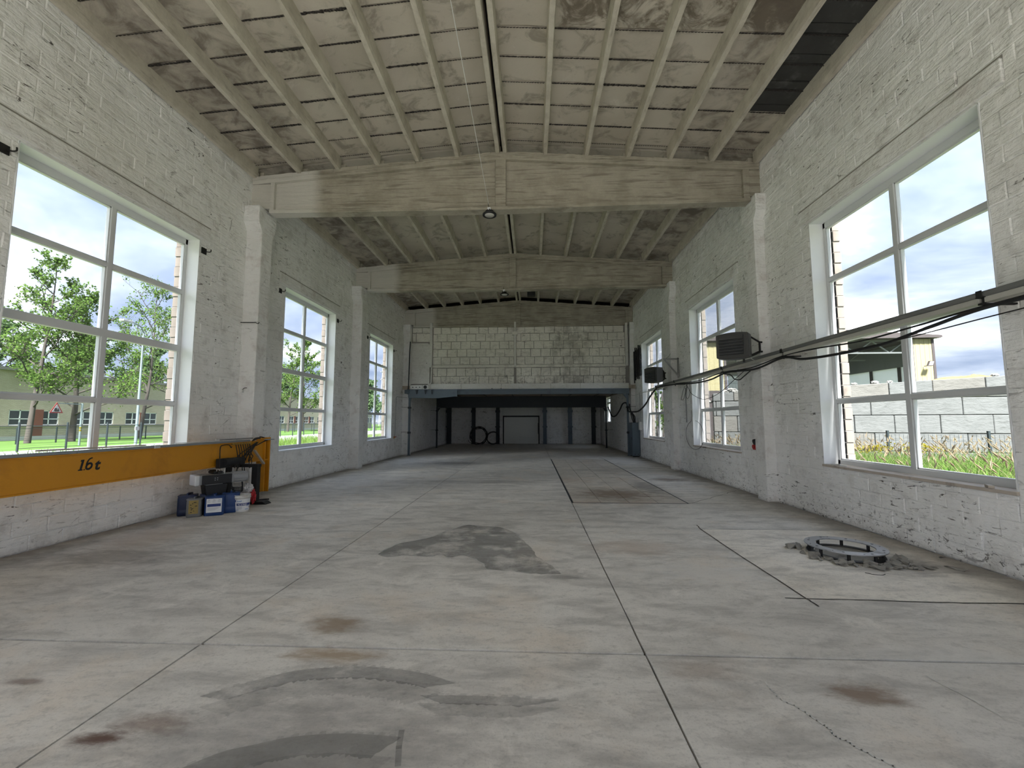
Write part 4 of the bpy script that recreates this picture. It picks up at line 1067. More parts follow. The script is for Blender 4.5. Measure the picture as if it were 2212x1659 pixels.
# ------------------------------------------------------------------ canisters, bucket, bag
def jerrycan(x, y, rz, mat, label, w=.27, d=.235, h=.37, lab=None):
    t = thing('jerrycan', (x, y, 0), label, 'canister', 'plastic canisters by the wall'); t.rotation_euler.z = rz
    b = MB(); sec = []
    for z, k in ((0, .94), (.02, 1), (.10, 1), (.108, .985), (.118, 1), (h * .80, 1), (h * .88, .965), (h * .93, .86), (h * .945, .72)):
        sec.append((z, k))
    nn = 28; V = []; F = []
    for z, k in sec:
        for i in range(nn):
            a = 2 * math.pi * (i + .5) / nn; ca, sa = math.cos(a), math.sin(a); e = .32
            V.append((math.copysign(abs(ca) ** e, ca) * w / 2 * k, math.copysign(abs(sa) ** e, sa) * d / 2 * k, z))
    for j in range(len(sec) - 1):
        for i in range(nn): F.append((j * nn + i, j * nn + (i + 1) % nn, (j + 1) * nn + (i + 1) % nn, (j + 1) * nn + i))
    F.append(tuple(range(nn))[::-1]); F.append(tuple((len(sec) - 1) * nn + i for i in range(nn)))
    b.add(V, F, True); b.build('body', mat, t, True)
    for s_ in (-1, 1):
        bevel(MB().box((s_ * w * .40 - .03, -d * .36, h * .86), (s_ * w * .40 + .03, d * .36, h * .955)).build('shoulder', mat, t, True), .018, 3)
    MB().tube([(0, -d * .30, h * .93), (0, -d * .26, h * .995), (0, d * .20, h * .995), (0, d * .25, h * .93)], .018, 10).build('handle', mat, t, True)
    c = MB().cyl((w * .10, d * .36, h * .93), (w * .10, d * .36, h * 1.02), .028, 16); c.build('cap', M_BLACK, t, True)
    if lab:
        lw, z0, z1, lm = lab
        l_ = MB().box((-w * lw / 2, -d / 2 - .0025, z0), (w * lw / 2, -d / 2 + .004, z1)).build('label', lm, t, True)
        if lm is M_LABEL:
            zz = z1 - z0; p = MB(); q = MB()
            p.box((-w * lw * .44, -d / 2 - .0032, z0 + zz * .42), (w * lw * .44, -d / 2 - .002, z0 + zz * .62)); p.build('label_band', M_INK, t, True)
            for cx in (-.34, 0, .34):
                for k, zf in enumerate((.92, .84, .79, .74)):
                    ww = w * lw * (.11 if k else .07); q.box((cx * w * lw - ww, -d / 2 - .0032, z0 + zz * (zf - (.012 if k else .03))), (cx * w * lw + ww * (.4 if k == 2 else 1), -d / 2 - .002, z0 + zz * zf))
            for k in range(4): q.box((-w * lw * .42, -d / 2 - .0032, z0 + zz * (.33 - .055 * k)), (w * lw * (.40 - .1 * k), -d / 2 - .002, z0 + zz * (.345 - .055 * k)))
            tag(q.build('label_print', M_GREYINK, t, True), None, kind='stuff')
        else:
            q = MB(); zz = z1 - z0
            for k in range(9):
                x0 = rng.uniform(-.4, .15) * w * lw; q.box((x0, -d / 2 - .0032, z0 + zz * (.1 + .09 * k)), (x0 + rng.uniform(.08, .3) * w * lw, -d / 2 - .002, z0 + zz * (.15 + .09 * k)))
            tag(q.build('label_print', M_BLACKM, t, True), None, kind='stuff')
    return t
jerrycan(-6.20, 7.58, R(30), M_NAVY, 'dark navy canister against the wall, at the boom side of the group', .28, .25, .375)
jerrycan(-5.975, 7.47, R(28), M_GREYCAN, 'grey canister with a worn gold label', .225, .22, .33, (.62, .06, .29, M_GOLD))
jerrycan(-5.72, 7.62, R(30), M_BLUE, 'blue canister with a large white label', .30, .25, .36, (.76, .06, .30, M_LABEL))
jerrycan(-5.95, 7.78, R(25), M_NAVY, 'dark blue canister half hidden behind the grey and white-labelled ones', .27, .235, .37)
jerrycan(-5.60, 7.86, R(34), M_BLUE, 'plain blue canister behind the white-labelled one', .28, .24, .37)

bk_ = thing('bucket', (-5.44, 7.93, 0), 'open white filler bucket with printed blue bands beside the canisters', 'bucket')
pr = [(.0, .0), (.118, .0), (.122, .006), (.140, .255), (.146, .257), (.146, .275), (.140, .275), (.140, .292), (.147, .293), (.147, .305), (.138, .305), (.118, .02), (0, .02)]
MB().lathe(pr, 36).build('body', M_BUCKET, bk_, True)
MB().lathe([(0, .12), (.1255, .12)], 30).build('residue', M_RESIDUE, bk_, True)
MB().tube([(.150 * math.cos(a), .150 * math.sin(a), .262 - .05 * math.sin((a - .6) / 2.4 * math.pi)) for a in np.linspace(.6, 3.0, 14)], .004, 6).build('handle', M_GREYB, bk_, True)
def wrap(z0, z1, a0, a1, mat, nm, off=.0008, k=18):
    b = MB(); V = []
    rr = lambda z: .122 + (.018) * (z - .006) / .249 + off
    for i in range(k + 1):
        a = lerp(a0, a1, i / k)
        for z in (z0, z1): V.append((rr(z) * math.cos(a), rr(z) * math.sin(a), z))
    b.add(V, [(2 * i, 2 * i + 2, 2 * i + 3, 2 * i + 1) for i in range(k)]); return b.build(nm, mat, bk_, True, False)
AC = R(-56)                                     # the printed side faces the room
wrap(.03, .235, AC - 1.25, AC + 1.3, M_LABEL, 'label', .0004, 30)
wrap(.185, .225, AC - 1.25, AC - .72, M_INK, 'label_band', .001)
wrap(.118, .160, AC - .62, AC + 1.3, M_INK, 'label_band', .001)
def wrap_text(txt, size, a0, z, mat, nm):
    q = glyphs(txt, size, (0, 0, 0), (0, 0, 0), mat, nm, None, 0, .001, 0)
    for v in q.data.vertices:
        x, y = v.co.x, v.co.y; zz = z + y; r_ = .122 + .018 * (zz - .006) / .249 + .0018; a = a0 + x / r_
        v.co = (r_ * math.cos(a), r_ * math.sin(a), zz)
    adopt(q, bk_, True)
wrap_text('FILL & FINISH', .027, AC - .48, .129, M_LABEL, 'lettering')
wrap_text('LIGHT', .016, AC + .62, .103, M_INKL, 'lettering')
wrap_text('Knauf', .034, AC - .60, .190, M_INKL, 'lettering')
b = MB()
for k in range(6):
    z = .098 - k * .009
    b2 = wrap(z, z + .0035, AC - .60, AC + .1 - .05 * (k % 3), M_GREYINK, 'fine_print', .0012, 8)
wrap(.045, .054, AC + .45, AC + .95, M_INKL, 'fine_print', .0012, 6); wrap(.038, .045, AC - .7, AC - .35, M_INKL, 'fine_print', .0012, 6)
for z in (.085, .11, .07): wrap(z, z + .018, AC + 1.08, AC + 1.2, M_INK, 'pictogram', .0015, 3)

bg_ = thing('plastic_bag', (-5.62, 8.38, 0), 'crumpled clear plastic bag with a red bottom behind the white bucket', 'bag')
def crumple(c, rad, mat, nm, seed, squash=0):
    bm = bmesh.new(); bmesh.ops.create_icosphere(bm, subdivisions=4, radius=1)
    rr = np.random.default_rng(seed)
    dirs = rr.normal(size=(26, 3)); dirs /= np.linalg.norm(dirs, axis=1)[:, None]; amp = rr.uniform(.05, .17, 26)
    for v in bm.verts:
        p = np.array(v.co); s_ = 1 - sum(a * max(0, 1 - abs(p @ d) * 5) for a, d in zip(amp, dirs)) * .9
        v.co = (c[0] + p[0] * rad[0] * s_, c[1] + p[1] * rad[1] * s_, c[2] + p[2] * rad[2] * s_)
    me = bpy.data.meshes.new(nm); bm.to_mesh(me); bm.free(); me.materials.append(mat)
    o = bpy.data.objects.new(nm, me); COL.objects.link(o); return o
adopt(crumple((-5.63, 8.38, .34), (.105, .10, .14), M_BAG, 'film', 3), bg_)
adopt(crumple((-5.52, 8.38, .19), (.055, .07, .17), M_RED, 'printed_bottom', 5), bg_)
adopt(crumple((-5.80, 8.42, .20), (.13, .10, .20), M_BAG, 'film', 9), bg_)

# ------------------------------------------------------------------ steel ring and broken concrete
rg = thing('anchor_ring', (3.9, 5.72, 0), 'bare steel flange ring on short black bolts cast into the floor', 'ring')
RC = (3.9, 5.72)
nn = 56; V = []; F = []
for k in range(nn):
    a = 2 * math.pi * k / nn
    for r_, z in ((.305, .094), (.425, .094), (.425, .108), (.305, .108)): V.append((RC[0] + r_ * math.cos(a), RC[1] + r_ * math.sin(a), z))
    k2 = (k + 1) % nn
    for i in range(4): F.append((k * 4 + i, k2 * 4 + i, k2 * 4 + (i + 1) % 4, k * 4 + (i + 1) % 4))
bevel(MB().add(V, F).build('flange', M_STEEL, rg), .002)
for k in range(8):
    a = 2 * math.pi * (k + .35) / 8; x, y = RC[0] + .37 * math.cos(a), RC[1] + .37 * math.sin(a)
    MB().cyl((x, y, -.02), (x, y, .096), .019, 10).build('anchor_bolt', M_BLACKM, rg)
    MB().cyl((x + .05 * math.sin(a), y - .05 * math.cos(a), .1075), (x + .05 * math.sin(a), y - .05 * math.cos(a), .1092), .015, 12).build('bolt_hole', M_BLACK, rg)
    a2 = a + .39; MB().cyl((RC[0] + .39 * math.cos(a2), RC[1] + .39 * math.sin(a2), .1075), (RC[0] + .39 * math.cos(a2), RC[1] + .39 * math.sin(a2), .1092), .009, 10).build('bolt_hole', M_BLACK, rg)
V = []; F = []
for k in range(nn):
    a = 2 * math.pi * k / nn
    for r_, z in ((.325, .004), (.40, .004), (.40, .016), (.325, .016)): V.append((RC[0] + r_ * math.cos(a), RC[1] + r_ * math.sin(a), z))
    k2 = (k + 1) % nn
    for i in range(4): F.append((k * 4 + i, k2 * 4 + i, k2 * 4 + (i + 1) % 4, k * 4 + (i + 1) % 4))
MB().add(V, F).build('lower_plate', M_BLACKM, rg)
b = MB().lathe([(0, .006), (.30, .006), (.325, .003)], 30, (RC[0], RC[1], 0)); b.build('grout_bed', M_CHUNK, rg)
def chunk_mesh(k):
    bm = bmesh.new(); rr = np.random.default_rng(100 + k)
    for _ in range(16): bm.verts.new(rr.uniform(-1, 1, 3) * (1, .75, .55))
    bmesh.ops.convex_hull(bm, input=bm.verts)
    bmesh.ops.delete(bm, geom=[v for v in bm.verts if not v.link_faces], context='VERTS')
    bm.normal_update(); me = bpy.data.meshes.new('concrete_chunk'); bm.to_mesh(me); bm.free(); me.materials.append(M_CHUNK); return me
chm = [chunk_mesh(k) for k in range(9)]
spots = []
for k in range(46):                                   # a broken crescent on the near and far-left sides of the ring
    a = R(rng.uniform(138, 338)); r_ = rng.uniform(.45, .60); s_ = rng.uniform(.035, .085)
    spots.append((RC[0] + r_ * math.cos(a), RC[1] + r_ * math.sin(a), s_, 'lump'))
for k in range(14): spots.append((RC[0] + rng.uniform(.05, .45), RC[1] - rng.uniform(.46, .60), rng.uniform(.025, .055), 'lump'))
for x, y, s_, k in spots:
    o = bpy.data.objects.new('concrete_chunk', chm[int(rng.integers(9))]); COL.objects.link(o)
    o.scale = (s_ * rng.uniform(.8, 1.3), s_ * rng.uniform(.8, 1.2), s_ * rng.uniform(.6, 1.0)); o.location = (x, y, .004 + o.scale.z * .45)
    o.rotation_euler = (rng.uniform(-.25, .25), rng.uniform(-.25, .25), rng.uniform(0, 6))
    tag(o, 'grey lump of broken concrete heaped against the steel ring', 'rubble', 'broken concrete around the steel ring')
for x, y, s_, lab in ((4.42, 5.18, .07, 'small broken concrete piece lying apart, between ring and wall'), (4.72, 5.19, .08, 'flat broken concrete piece lying close to the wall foot'), (4.52, 5.22, .04, 'pale crumb of concrete beside the small piece lying apart'), (4.95, 5.6, .05, 'dark lump lying against the wall foot past the ring')):
    o = bpy.data.objects.new('concrete_chunk', chm[int(rng.integers(9))]); COL.objects.link(o); o.scale = (s_ * 1.3, s_ * .7, s_ * .4); o.location = (x, y, .002 + s_ * .18); o.rotation_euler.z = rng.uniform(0, 3)
    tag(o, lab, 'rubble')
tag(MB().tube(smooth_path([(3.62, 5.02, .006), (3.66, 4.97, .006), (3.74, 4.95, .005), (3.80, 4.98, .006)], 5), .004, 5).build('wire_scrap', M_BLACKM), 'short bent wire scrap on the newer concrete by the ring', 'wire')

# ------------------------------------------------------------------ fan heaters on pillar brackets
def heater(c, rz, label, mount, reach):
    t = thing('fan_heater', c, label, 'heater'); t.rotation_euler.z = rz          # local -y is the blowing face
    w, h, d = .62, .56, .30
    b = MB(); k = 10; prof = []
    for s_ in (1, -1):
        for i in range(k + 1):
            u = -1 + 2 * i / k; prof.append((u * w / 2 * s_, s_ * (h / 2 - .035 * u * u)))
    b.prism(prof[::-1], 'y', -d * .5, d * .42); bevel(b.build('body', M_HEATS, t, True), .03, 3)
    fr = MB(); fr.prism([(x * .985, z * .985) for x, z in prof[::-1]], 'y', -d * .53, -d * .44); bevel(fr.build('front_shell', M_HEAT, t, True), .015, 2)
    MB().box((-w * .40, -d * .560, -h * .36), (w * .36, -d * .525, h * .36)).build('grille_recess', M_BLACK, t, True)
    for i in range(6):
        z = -h * .33 + i * h * .108; M_ = Matrix.Translation((-.012, -d * .60, z + .015)) @ Matrix.Rotation(R(-8), 4, 'X')
        bevel(MB().box((-w * .365, -.028, -.006), (w * .365, .022, .006), M_).build('louvre', M_HEATS, t, True), .003)
    bevel(MB().box((-w * .39, -d * .60, h * .25), (w * .35, -d * .52, h * .37)).build('blank_louvre', M_HEAT, t, True), .004)
    b = MB(); b.lathe([(.24, 0), (.25, .06), (.235, .10), (.10, .11), (.03, .12), (0, .12)], 28)
    o = b.build('fan_shroud', M_BLACK, t, True); o.data.transform(Matrix.Translation((0, d * .40, 0)) @ Matrix.Rotation(R(-90), 4, 'X'))
    a = MB(); z1 = h * .40; m_ = Vector(mount)
    pts = [(w * .30, d * .20, z1), (w * .42, d * .30, z1 * .95), (m_.x, m_.y, z1 * .45), (m_.x, m_.y, -z1 * .45), (w * .42, d * .30, -z1 * 1.02), (w * .30, d * .20, -z1 * 1.05)]
    for p, q in zip(pts, pts[1:]): a.beam(p, q, .035, .05, (0, 1, 0))
    a.build('bracket', M_BLACKM, t, True)
    for z in (-.1, .1): MB().cyl((m_.x, m_.y, z), (m_.x + reach * math.cos(rz), m_.y - reach * math.sin(rz), z), .02, 8).build('wall_stub', M_BLACKM, t, True)
    MB().cyl((w * .28, d * .1, -h * .5), (w * .28, d * .1, -h * .62), .02, 8).build('pipe_tail', M_BLACKM, t, True)
    return t
heater((4.22, 9.08, 3.215), R(-38), 'larger looking grey fan heater with dark louvres over the tray, before the middle window', (.40, .42, 0), .05)
heater((4.22, 15.0, 3.25), R(-62), 'smaller looking grey fan heater turned sideways before the far window', (.02, .46, 0), .06)
tb = thing('angle_bracket', (4.8, 14.9, 3.5), 'triangular angle-iron bracket on the wall beside the smaller looking heater', 'bracket')
MB().beam((5.05, 14.9, 3.80), (4.53, 14.9, 3.80), .045, .045).build('top_bar', M_TRUNK, tb)
MB().beam((5.02, 14.9, 3.84), (5.02, 14.9, 3.15), .045, .045, (0, 1, 0)).build('wall_bar', M_TRUNK, tb)
MB().beam((4.57, 14.9, 3.78), (5.02, 14.9, 3.22), .04, .04).build('diagonal', M_TRUNK, tb)
MB().tube([(4.62, 14.9, 3.82), (4.70, 14.85, 3.88), (4.74, 14.8, 3.97)], .006, 5).build('wire_end', M_BLACKM, tb)

# ------------------------------------------------------------------ cable tray and its cables
tr_ = thing('cable_tray', (4.72, 9, 2.93), 'long zinc cable tray running along the wall in front of the windows', 'cable tray')
TX = 4.74
for a, c in ((2.0, 4.62), (4.64, 8.22), (8.24, 10.78), (10.80, 14.35), (14.37, 16.6)):
    b = MB().box((TX - .045, a, 2.95), (TX - .035, c, 3.0)).box((TX + .055, a, 2.95), (TX + .065, c, 3.0)).box((TX - .045, a, 2.945), (TX + .065, c, 2.953)).box((TX - .055, a, 2.992), (TX - .035, c, 3.0)).box((TX - .05, a, 2.968), (TX - .035, c, 2.975))
    b.build('tray_section', M_TRUNK, tr_)
    bevel(MB().box((TX - .03, a + .02, 2.885), (TX + .075, c - .02, 2.944)).build('cover', M_TRUNKW, tr_), .004)
for y in (4.62, 8.22, 10.79, 14.36, 16.5):
    b = MB().box((TX - .065, y - .035, 2.935), (TX + .085, y + .035, 2.948)).box((TX - .065, y - .03, 2.94), (TX - .055, y + .03, 3.012)).box((TX - .02, y - .012, 2.82), (TX + .0, y + .012, 2.94)).box((TX - .06, y - .02, 2.86), (TX + .30, y + .02, 2.88))
    bevel(b.build('hanger', M_BLACKM, tr_), .003)
MB().beam((4.62, 9.3, 3.02), (4.86, 9.15, 2.82), .014, .014).build('stay', M_WSTRIP, tr_)
def cable(pts, r_, label, mat=M_RUBBER, k=8):
    return tag(MB().tube(smooth_path(pts, k), r_, 8).build('cable', mat), label, 'cable')
cable([(4.70, 2.2, 2.84), (4.70, 3.4, 2.80), (4.70, 4.5, 2.83), (4.69, 5.2, 2.76), (4.69, 5.9, 2.68), (4.69, 6.7, 2.68), (4.70, 7.6, 2.73), (4.70, 8.2, 2.84), (4.69, 9.2, 2.75), (4.70, 10.5, 2.83), (4.70, 11.5, 2.75), (4.69, 12.6, 2.76), (4.70, 14.3, 2.87), (4.70, 15.6, 2.92), (4.72, 16.5, 2.92)], .021, 'thick black cable slung below the tray for its whole length')
cable([(4.74, 2.2, 2.86), (4.73, 4.6, 2.85), (4.72, 5.4, 2.82), (4.72, 6.3, 2.80), (4.72, 7.3, 2.86), (4.72, 8.2, 2.88), (4.70, 9.4, 2.80), (4.71, 10.8, 2.86), (4.71, 12.4, 2.80), (4.72, 14.3, 2.9)], .012, 'thinner dark cable just above the thick black one under the tray')
cable([(4.66, 2.2, 2.74), (4.66, 4.2, 2.72), (4.67, 5.4, 2.69), (4.68, 6.2, 2.69), (4.68, 7.4, 2.70)], .007, 'thin wire lowest of the bundle across the window over the ring', M_BLACKM)
cable([(4.72, 9.7, 2.78), (4.74, 10.2, 2.64), (4.76, 11.2, 2.36), (4.78, 12.2, 2.27), (4.80, 13.1, 2.47), (4.80, 13.4, 2.68), (4.78, 13.5, 2.78)], .007, 'thin wire drooping in a deep bow across the middle window', M_BLACKM)
cable([(4.72, 9.4, 2.76), (4.71, 9.7, 2.66), (4.72, 9.95, 2.60), (4.72, 10.2, 2.64), (4.72, 10.4, 2.76), (4.72, 10.9, 2.84)], .012, 'short dark cable looping by the pillar with the larger heater')
cable([(4.74, 13.3, 2.82), (4.76, 13.5, 2.6), (4.77, 13.75, 2.36), (4.77, 13.95, 2.36), (4.77, 13.8, 2.6), (4.76, 13.55, 2.75)], .007, 'small hanging wire loop at the jamb of the middle window', M_BLACKM)
cable([(4.74, 13.1, 2.80), (4.77, 13.2, 2.5), (4.77, 13.4, 2.35), (4.78, 13.55, 2.45), (4.77, 13.4, 2.7)], .006, 'second small wire loop close to the first at the jamb', M_BLACKM)
cable([(4.72, 16.4, 2.93), (4.72, 17.2, 2.72), (4.72, 18.2, 2.35), (4.72, 19.3, 2.12), (4.70, 20.4, 2.10), (4.68, 21.0, 2.12)], .034, 'heavy black cable sagging from the tray end toward the cabinet')
cable([(4.74, 16.5, 2.96), (4.74, 17.6, 2.88), (4.76, 19.0, 2.90), (4.78, 20.2, 2.86), (4.76, 21.1, 2.95)], .012, 'pale thin cable running from the tray end to the mezzanine corner', M_WSTRIP)
for i, (dy, sg) in enumerate(((0, .0), (.05, .05), (.1, -.04), (-.04, .08))):
    cable([(4.70, 21.0 + dy * .4, 2.5 - i * .05), (4.72, 20.95 + sg * .3, 2.2), (4.80 + sg, 20.85 + dy, 1.9), (4.86 + sg * .4, 20.80 + dy, 1.6)], .024,
          ['black cable dropping straight into the top of the cabinet', 'black cable bowing slightly into the cabinet top', 'black cable entering the cabinet top nearest its door', 'black cable entering the cabinet top closest to the wall'][i].replace('nearest', 'beside').replace('closest to', 'by'))
cable([(4.62, 21.0, 2.15), (4.64, 21.4, 2.55), (4.62, 22.2, 2.55), (4.66, 23.2, 2.25), (4.70, 24.5, 1.98), (4.75, 26.0, 2.0), (4.72, 27.0, 2.55)], .036, 'heavy black cable looping in from the deep beam to the mezzanine post')
cable([(4.70, 21.05, 2.95), (4.69, 21.3, 3.1), (4.60, 22.4, 3.2), (4.5, 23.6, 3.2), (4.45, 25.0, 3.12), (4.5, 27.0, 3.15)], .02, 'black cable under the mezzanine deck toward the deep beam')
for p, l in (((13.8, 1.9), 'thin wire hanging in a large ring at the corner of the middle window'),):
    q = [(5.045, p[0] + .1, 2.0), (4.98, p[0] - .1, 1.85)] + [(4.95, p[0] + .72 * math.sin(a) - .35, 1.24 + .44 * math.cos(a)) for a in np.linspace(.3, 6.1, 26)]
    tag(MB().tube(q, .006, 5).build('wire_ring', M_BLACKM), l, 'wire')

# ------------------------------------------------------------------ lamps on the beams
def highbay(x, y, z, label):
    t = thing('pendant_lamp', (x, y, z), label, 'lamp')
    MB().lathe([(0, .0), (.085, .0), (.10, .012), (.145, .012), (.155, .0), (.155, .03), (.14, .045), (.09, .05), (.075, .10), (.05, .105), (0, .105)], 32).build('housing', M_BLACK, t, True)
    MB().lathe([(0, -.004), (.098, -.004), (.106, .008)], 32).build('lens', M_LENS, t, True)
    b = MB()
    for k in range(12):
        a = 2 * math.pi * k / 12; b.beam((.08 * math.cos(a), .08 * math.sin(a), .048), (.075 * math.cos(a), .075 * math.sin(a), .11), .012, .03)
    tag(b.build('cooling_fin_ring', M_BLACK, t, True), None, kind='stuff')
    MB().tube([(0, 0, .1), (0, .0, .14), (.0, .03, .17)], .008, 6).build('hook', M_BLACKM, t, True)
    bevel(MB().box((-.055, .03, .14), (.02, .09, .215)).build('connection_box', M_LABEL, t, True), .006)
    MB().tube(smooth_path([(-.02, .05, .21), (-.03, .03, .26), (-.035, .035, .30), (-.02, .05, .22)], 5), .006, 5).build('flex', M_BLACKM, t, True)
    return t
highbay(-.93, 9.17, 6.24, 'larger looking round black lamp at the bottom edge of the first roof beam')
highbay(-.985, 15.13, 6.22, 'smaller looking round black lamp on the middle roof beam')
tag(MB().tube([(-.955, 9.2, 6.52), (-.99, 8.0, 6.77), (-1.04, 6.6, 7.10), (-1.09, 5.4, 7.42), (-1.15, 4.4, 7.68)], .006, 6).build('lamp_cable', M_WSTRIP), 'long thin pale cable from the larger looking lamp up to the ceiling', 'cable')
o = MB().box((-.2, 18.8, 7.30), (.16, 19.1, 8.0)).build('vent_box', M_BLACK); bevel(o, .02)
tag(o, 'black box hanging from the ceiling ribs behind the middle beam', 'box')

# ------------------------------------------------------------------ small fittings
def bracket(y, z, label):
    t = thing('curtain_bracket', (XL, y, z), label, 'bracket', 'brackets at the upper window corners')
    bevel(MB().box((XL - .01, y - .06, z - .06), (XL + .014, y + .06, z + .06)).build('plate', M_BLACKM, t), .003)
    MB().tube(smooth_path([(XL + .01, y + .03, z), (XL + .07, y + .05, z - .005), (XL + .10, y + .06, z + .01), (XL + .10, y + .06, z + .05)], 4), .009, 6).build('hook', M_BLACKM, t)
for (y, z), l in zip(((4.72, 5.03), (7.97, 5.05), (10.57, 5.05), (13.88, 5.04), (16.50, 5.0), (19.73, 4.99)),
        ('black hook bracket by the upper corner of the boom window, toward the viewpoint', 'black hook bracket at the upper corner of the boom window next to the pillar', 'black hook bracket just past the first pillar on the boom side',
         'black hook bracket at the far upper corner of the window past the boom', 'black hook bracket at the near upper corner of the last boom-side window', 'black hook bracket by the mezzanine pillar')):
    bracket(y, z, l)
o = MB().tube([(-6.50, 9.12, 3.87), (-6.15, 9.12, 3.865)], .010, 6).tube(smooth_path([(-6.15, 9.12, 3.865), (-6.10, 9.12, 3.84), (-6.07, 9.12, 3.87)], 4), .008, 6).build('iron_rod', M_BLACKM)
tag(o, 'thin iron rod projecting across the pillar behind the boom', 'rod')
def small_box(nm, a, c, mat, label, cat):
    t = thing(nm, ((a[0] + c[0]) / 2, (a[1] + c[1]) / 2, a[2]), label, cat)
    bevel(MB().box(a, c).build('case', mat, t), .006)
    x = (a[0] + c[0]) / 2; MB().tube([(x, c[1] - .02, c[2] - .01), (x + .05, c[1] - .01, c[2] + .04), (x + .10, c[1], c[2] + .04)], .007, 5).build('lead', M_BLACKM, t)
small_box('junction_box', (-6.46, 9.14, 2.30), (-6.40, 9.2, 2.37), M_WHITE, 'small white junction box on the pillar behind the boom', 'junction box')
small_box('junction_box', (4.965, 9.19, 2.29), (5.04, 9.25, 2.40), M_WHITE, 'small white junction box on the pillar carrying the larger heater', 'junction box')
t = thing('power_socket', (5.0, 9.93, 1.05), 'red and black industrial socket on the wall behind the first tray-side pillar', 'socket')
bevel(MB().box((4.94, 9.80, 1.02), (5.05, 9.98, 1.13)).build('socket_red', M_REDP, t), .012)
MB().cyl((4.93, 9.88, 1.19), (5.04, 9.88, 1.21), .065, 14).build('socket_black', M_BLACK, t)
MB().cyl((4.92, 9.91, 1.09), (4.95, 9.91, 1.09), .045, 12).build('socket_lid', M_REDP, t)
t = thing('water_tap', (-6.45, 20.0, .95), 'small red valve on a thin pipe at the wall before the mezzanine post', 'valve')
MB().tube(smooth_path([(-6.46, 19.9, .95), (-6.46, 20.0, 1.2), (-6.46, 20.05, 2.6), (-6.46, 20.1, 2.82), (-6.45, 20.5, 2.85), (-6.2, 21.0, 2.85)], 4), .012, 6).build('pipe', M_GREYB, t)
MB().cyl((-6.46, 19.9, .88), (-6.46, 19.9, .98), .03, 8).build('body', M_BRASS, t)
MB().cyl((-6.44, 19.82, .95), (-6.40, 19.98, .95), .02, 8).build('lever', M_REDP, t)
o = MB().beam((5.02, 5.02, .933), (5.10, 5.14, .933), .05, .03).build('wood_offcut', M_WOOD); bevel(o, .004); tag(o, 'short timber offcut on the dusty sill over the ring', 'offcut')
o = MB().tube(smooth_path([(5.07, 7.62, .925), (5.12, 7.5, .93), (5.08, 7.42, .925), (5.13, 7.35, .925)], 4), .012, 6).build('rag', M_WSTRIP); tag(o, 'twisted pale scrap on the far end of the dusty sill', 'scrap')
o = MB().tube([(5.03, 14.3, 1.62), (5.03, 14.3, 2.75)], .016, 6).build('conduit', M_GREYB); tag(o, 'thin vertical conduit on the wall between the last two tray-side windows', 'conduit')
# ------------------------------------------------------------------ outdoors: the yard with the block wall and shed
def ground(nm, x0, x1, y0, y1, z, mat, label):
    return tag(MB().box((x0, y0, z - .3), (x1, y1, z)).build(nm, mat), label, 'ground', kind='structure')
ground('meadow_ground', XRO + .02, 120, -60, 160, -.05, M_SOIL, 'rough meadow ground outside the tray-side windows')
ground('lawn', -200, -33, -60, 320, -.165, M_LAWN, 'mown lawn in front of the pale brick building')
ground('road', -33, -24, -60, 320, -.16, M_ROAD, 'pale road strip along the fence outside the boom-side windows')
ground('verge_ground', -24, XLO - .02, -60, 320, -.17, M_SOIL, 'rough grassy verge outside the boom-side windows')
ground('forecourt', XLO, XRO + .02, -60, YB0 - .4, -.05, M_ROAD, 'pale concrete forecourt outside the added gateway')

def blades(pts, hmin, hmax, w, mat, nm, lean, seg=3, bias=(0, 0)):
    n_ = len(pts); h = rng.uniform(hmin, hmax, n_); a = rng.uniform(0, 2 * np.pi, n_); b = rng.uniform(0, 2 * np.pi, n_)
    dx = np.cos(a) * lean + bias[0]; dy = np.sin(a) * lean + bias[1]; sx = np.cos(b) * w / 2; sy = np.sin(b) * w / 2
    V = np.zeros((n_, seg * 2 + 1, 3))
    for i in range(seg + 1):
        t = i / seg; cx = pts[:, 0] + dx * h * t * t; cy = pts[:, 1] + dy * h * t * t; cz = pts[:, 2] + h * t * (1 - .18 * t)
        if i < seg:
            k = 1 - .6 * t
            V[:, 2 * i] = np.stack([cx - sx * k, cy - sy * k, cz], 1); V[:, 2 * i + 1] = np.stack([cx + sx * k, cy + sy * k, cz], 1)
        else: V[:, 2 * seg] = np.stack([cx, cy, cz], 1)
    m_ = seg * 2 + 1; base = np.arange(n_) * m_; F = []
    for i in range(seg - 1): F.append(np.stack([base + 2 * i, base + 2 * i + 1, base + 2 * i + 3, base + 2 * i + 2], 1))
    quads = np.concatenate(F) if F else np.zeros((0, 4), int)
    tris = np.stack([base + 2 * seg - 2, base + 2 * seg - 1, base + 2 * seg], 1)
    return V.reshape(-1, 3), quads, tris, np.stack([pts[:, 0] + dx * h, pts[:, 1] + dy * h, pts[:, 2] + h * .82], 1), np.stack([dx, dy], 1)
def raw(nm, V, quads, tris, mat, label=None, cat=None, parent=None, kind='stuff'):
    me = bpy.data.meshes.new(nm); me.vertices.add(len(V)); me.vertices.foreach_set('co', np.asarray(V, np.float32).ravel())
    nl = len(quads) * 4 + len(tris) * 3; me.loops.add(nl)
    me.loops.foreach_set('vertex_index', np.concatenate([quads.ravel(), tris.ravel()]).astype(np.int32))
    me.polygons.add(len(quads) + len(tris))
    st = np.concatenate([np.arange(len(quads)) * 4, len(quads) * 4 + np.arange(len(tris)) * 3]).astype(np.int32)
    me.polygons.foreach_set('loop_start', st)
    me.materials.append(mat); me.update(calc_edges=True)
    o = bpy.data.objects.new(nm, me); COL.objects.link(o)
    if parent: adopt(o, parent)
    return tag(o, label, cat, None, kind)
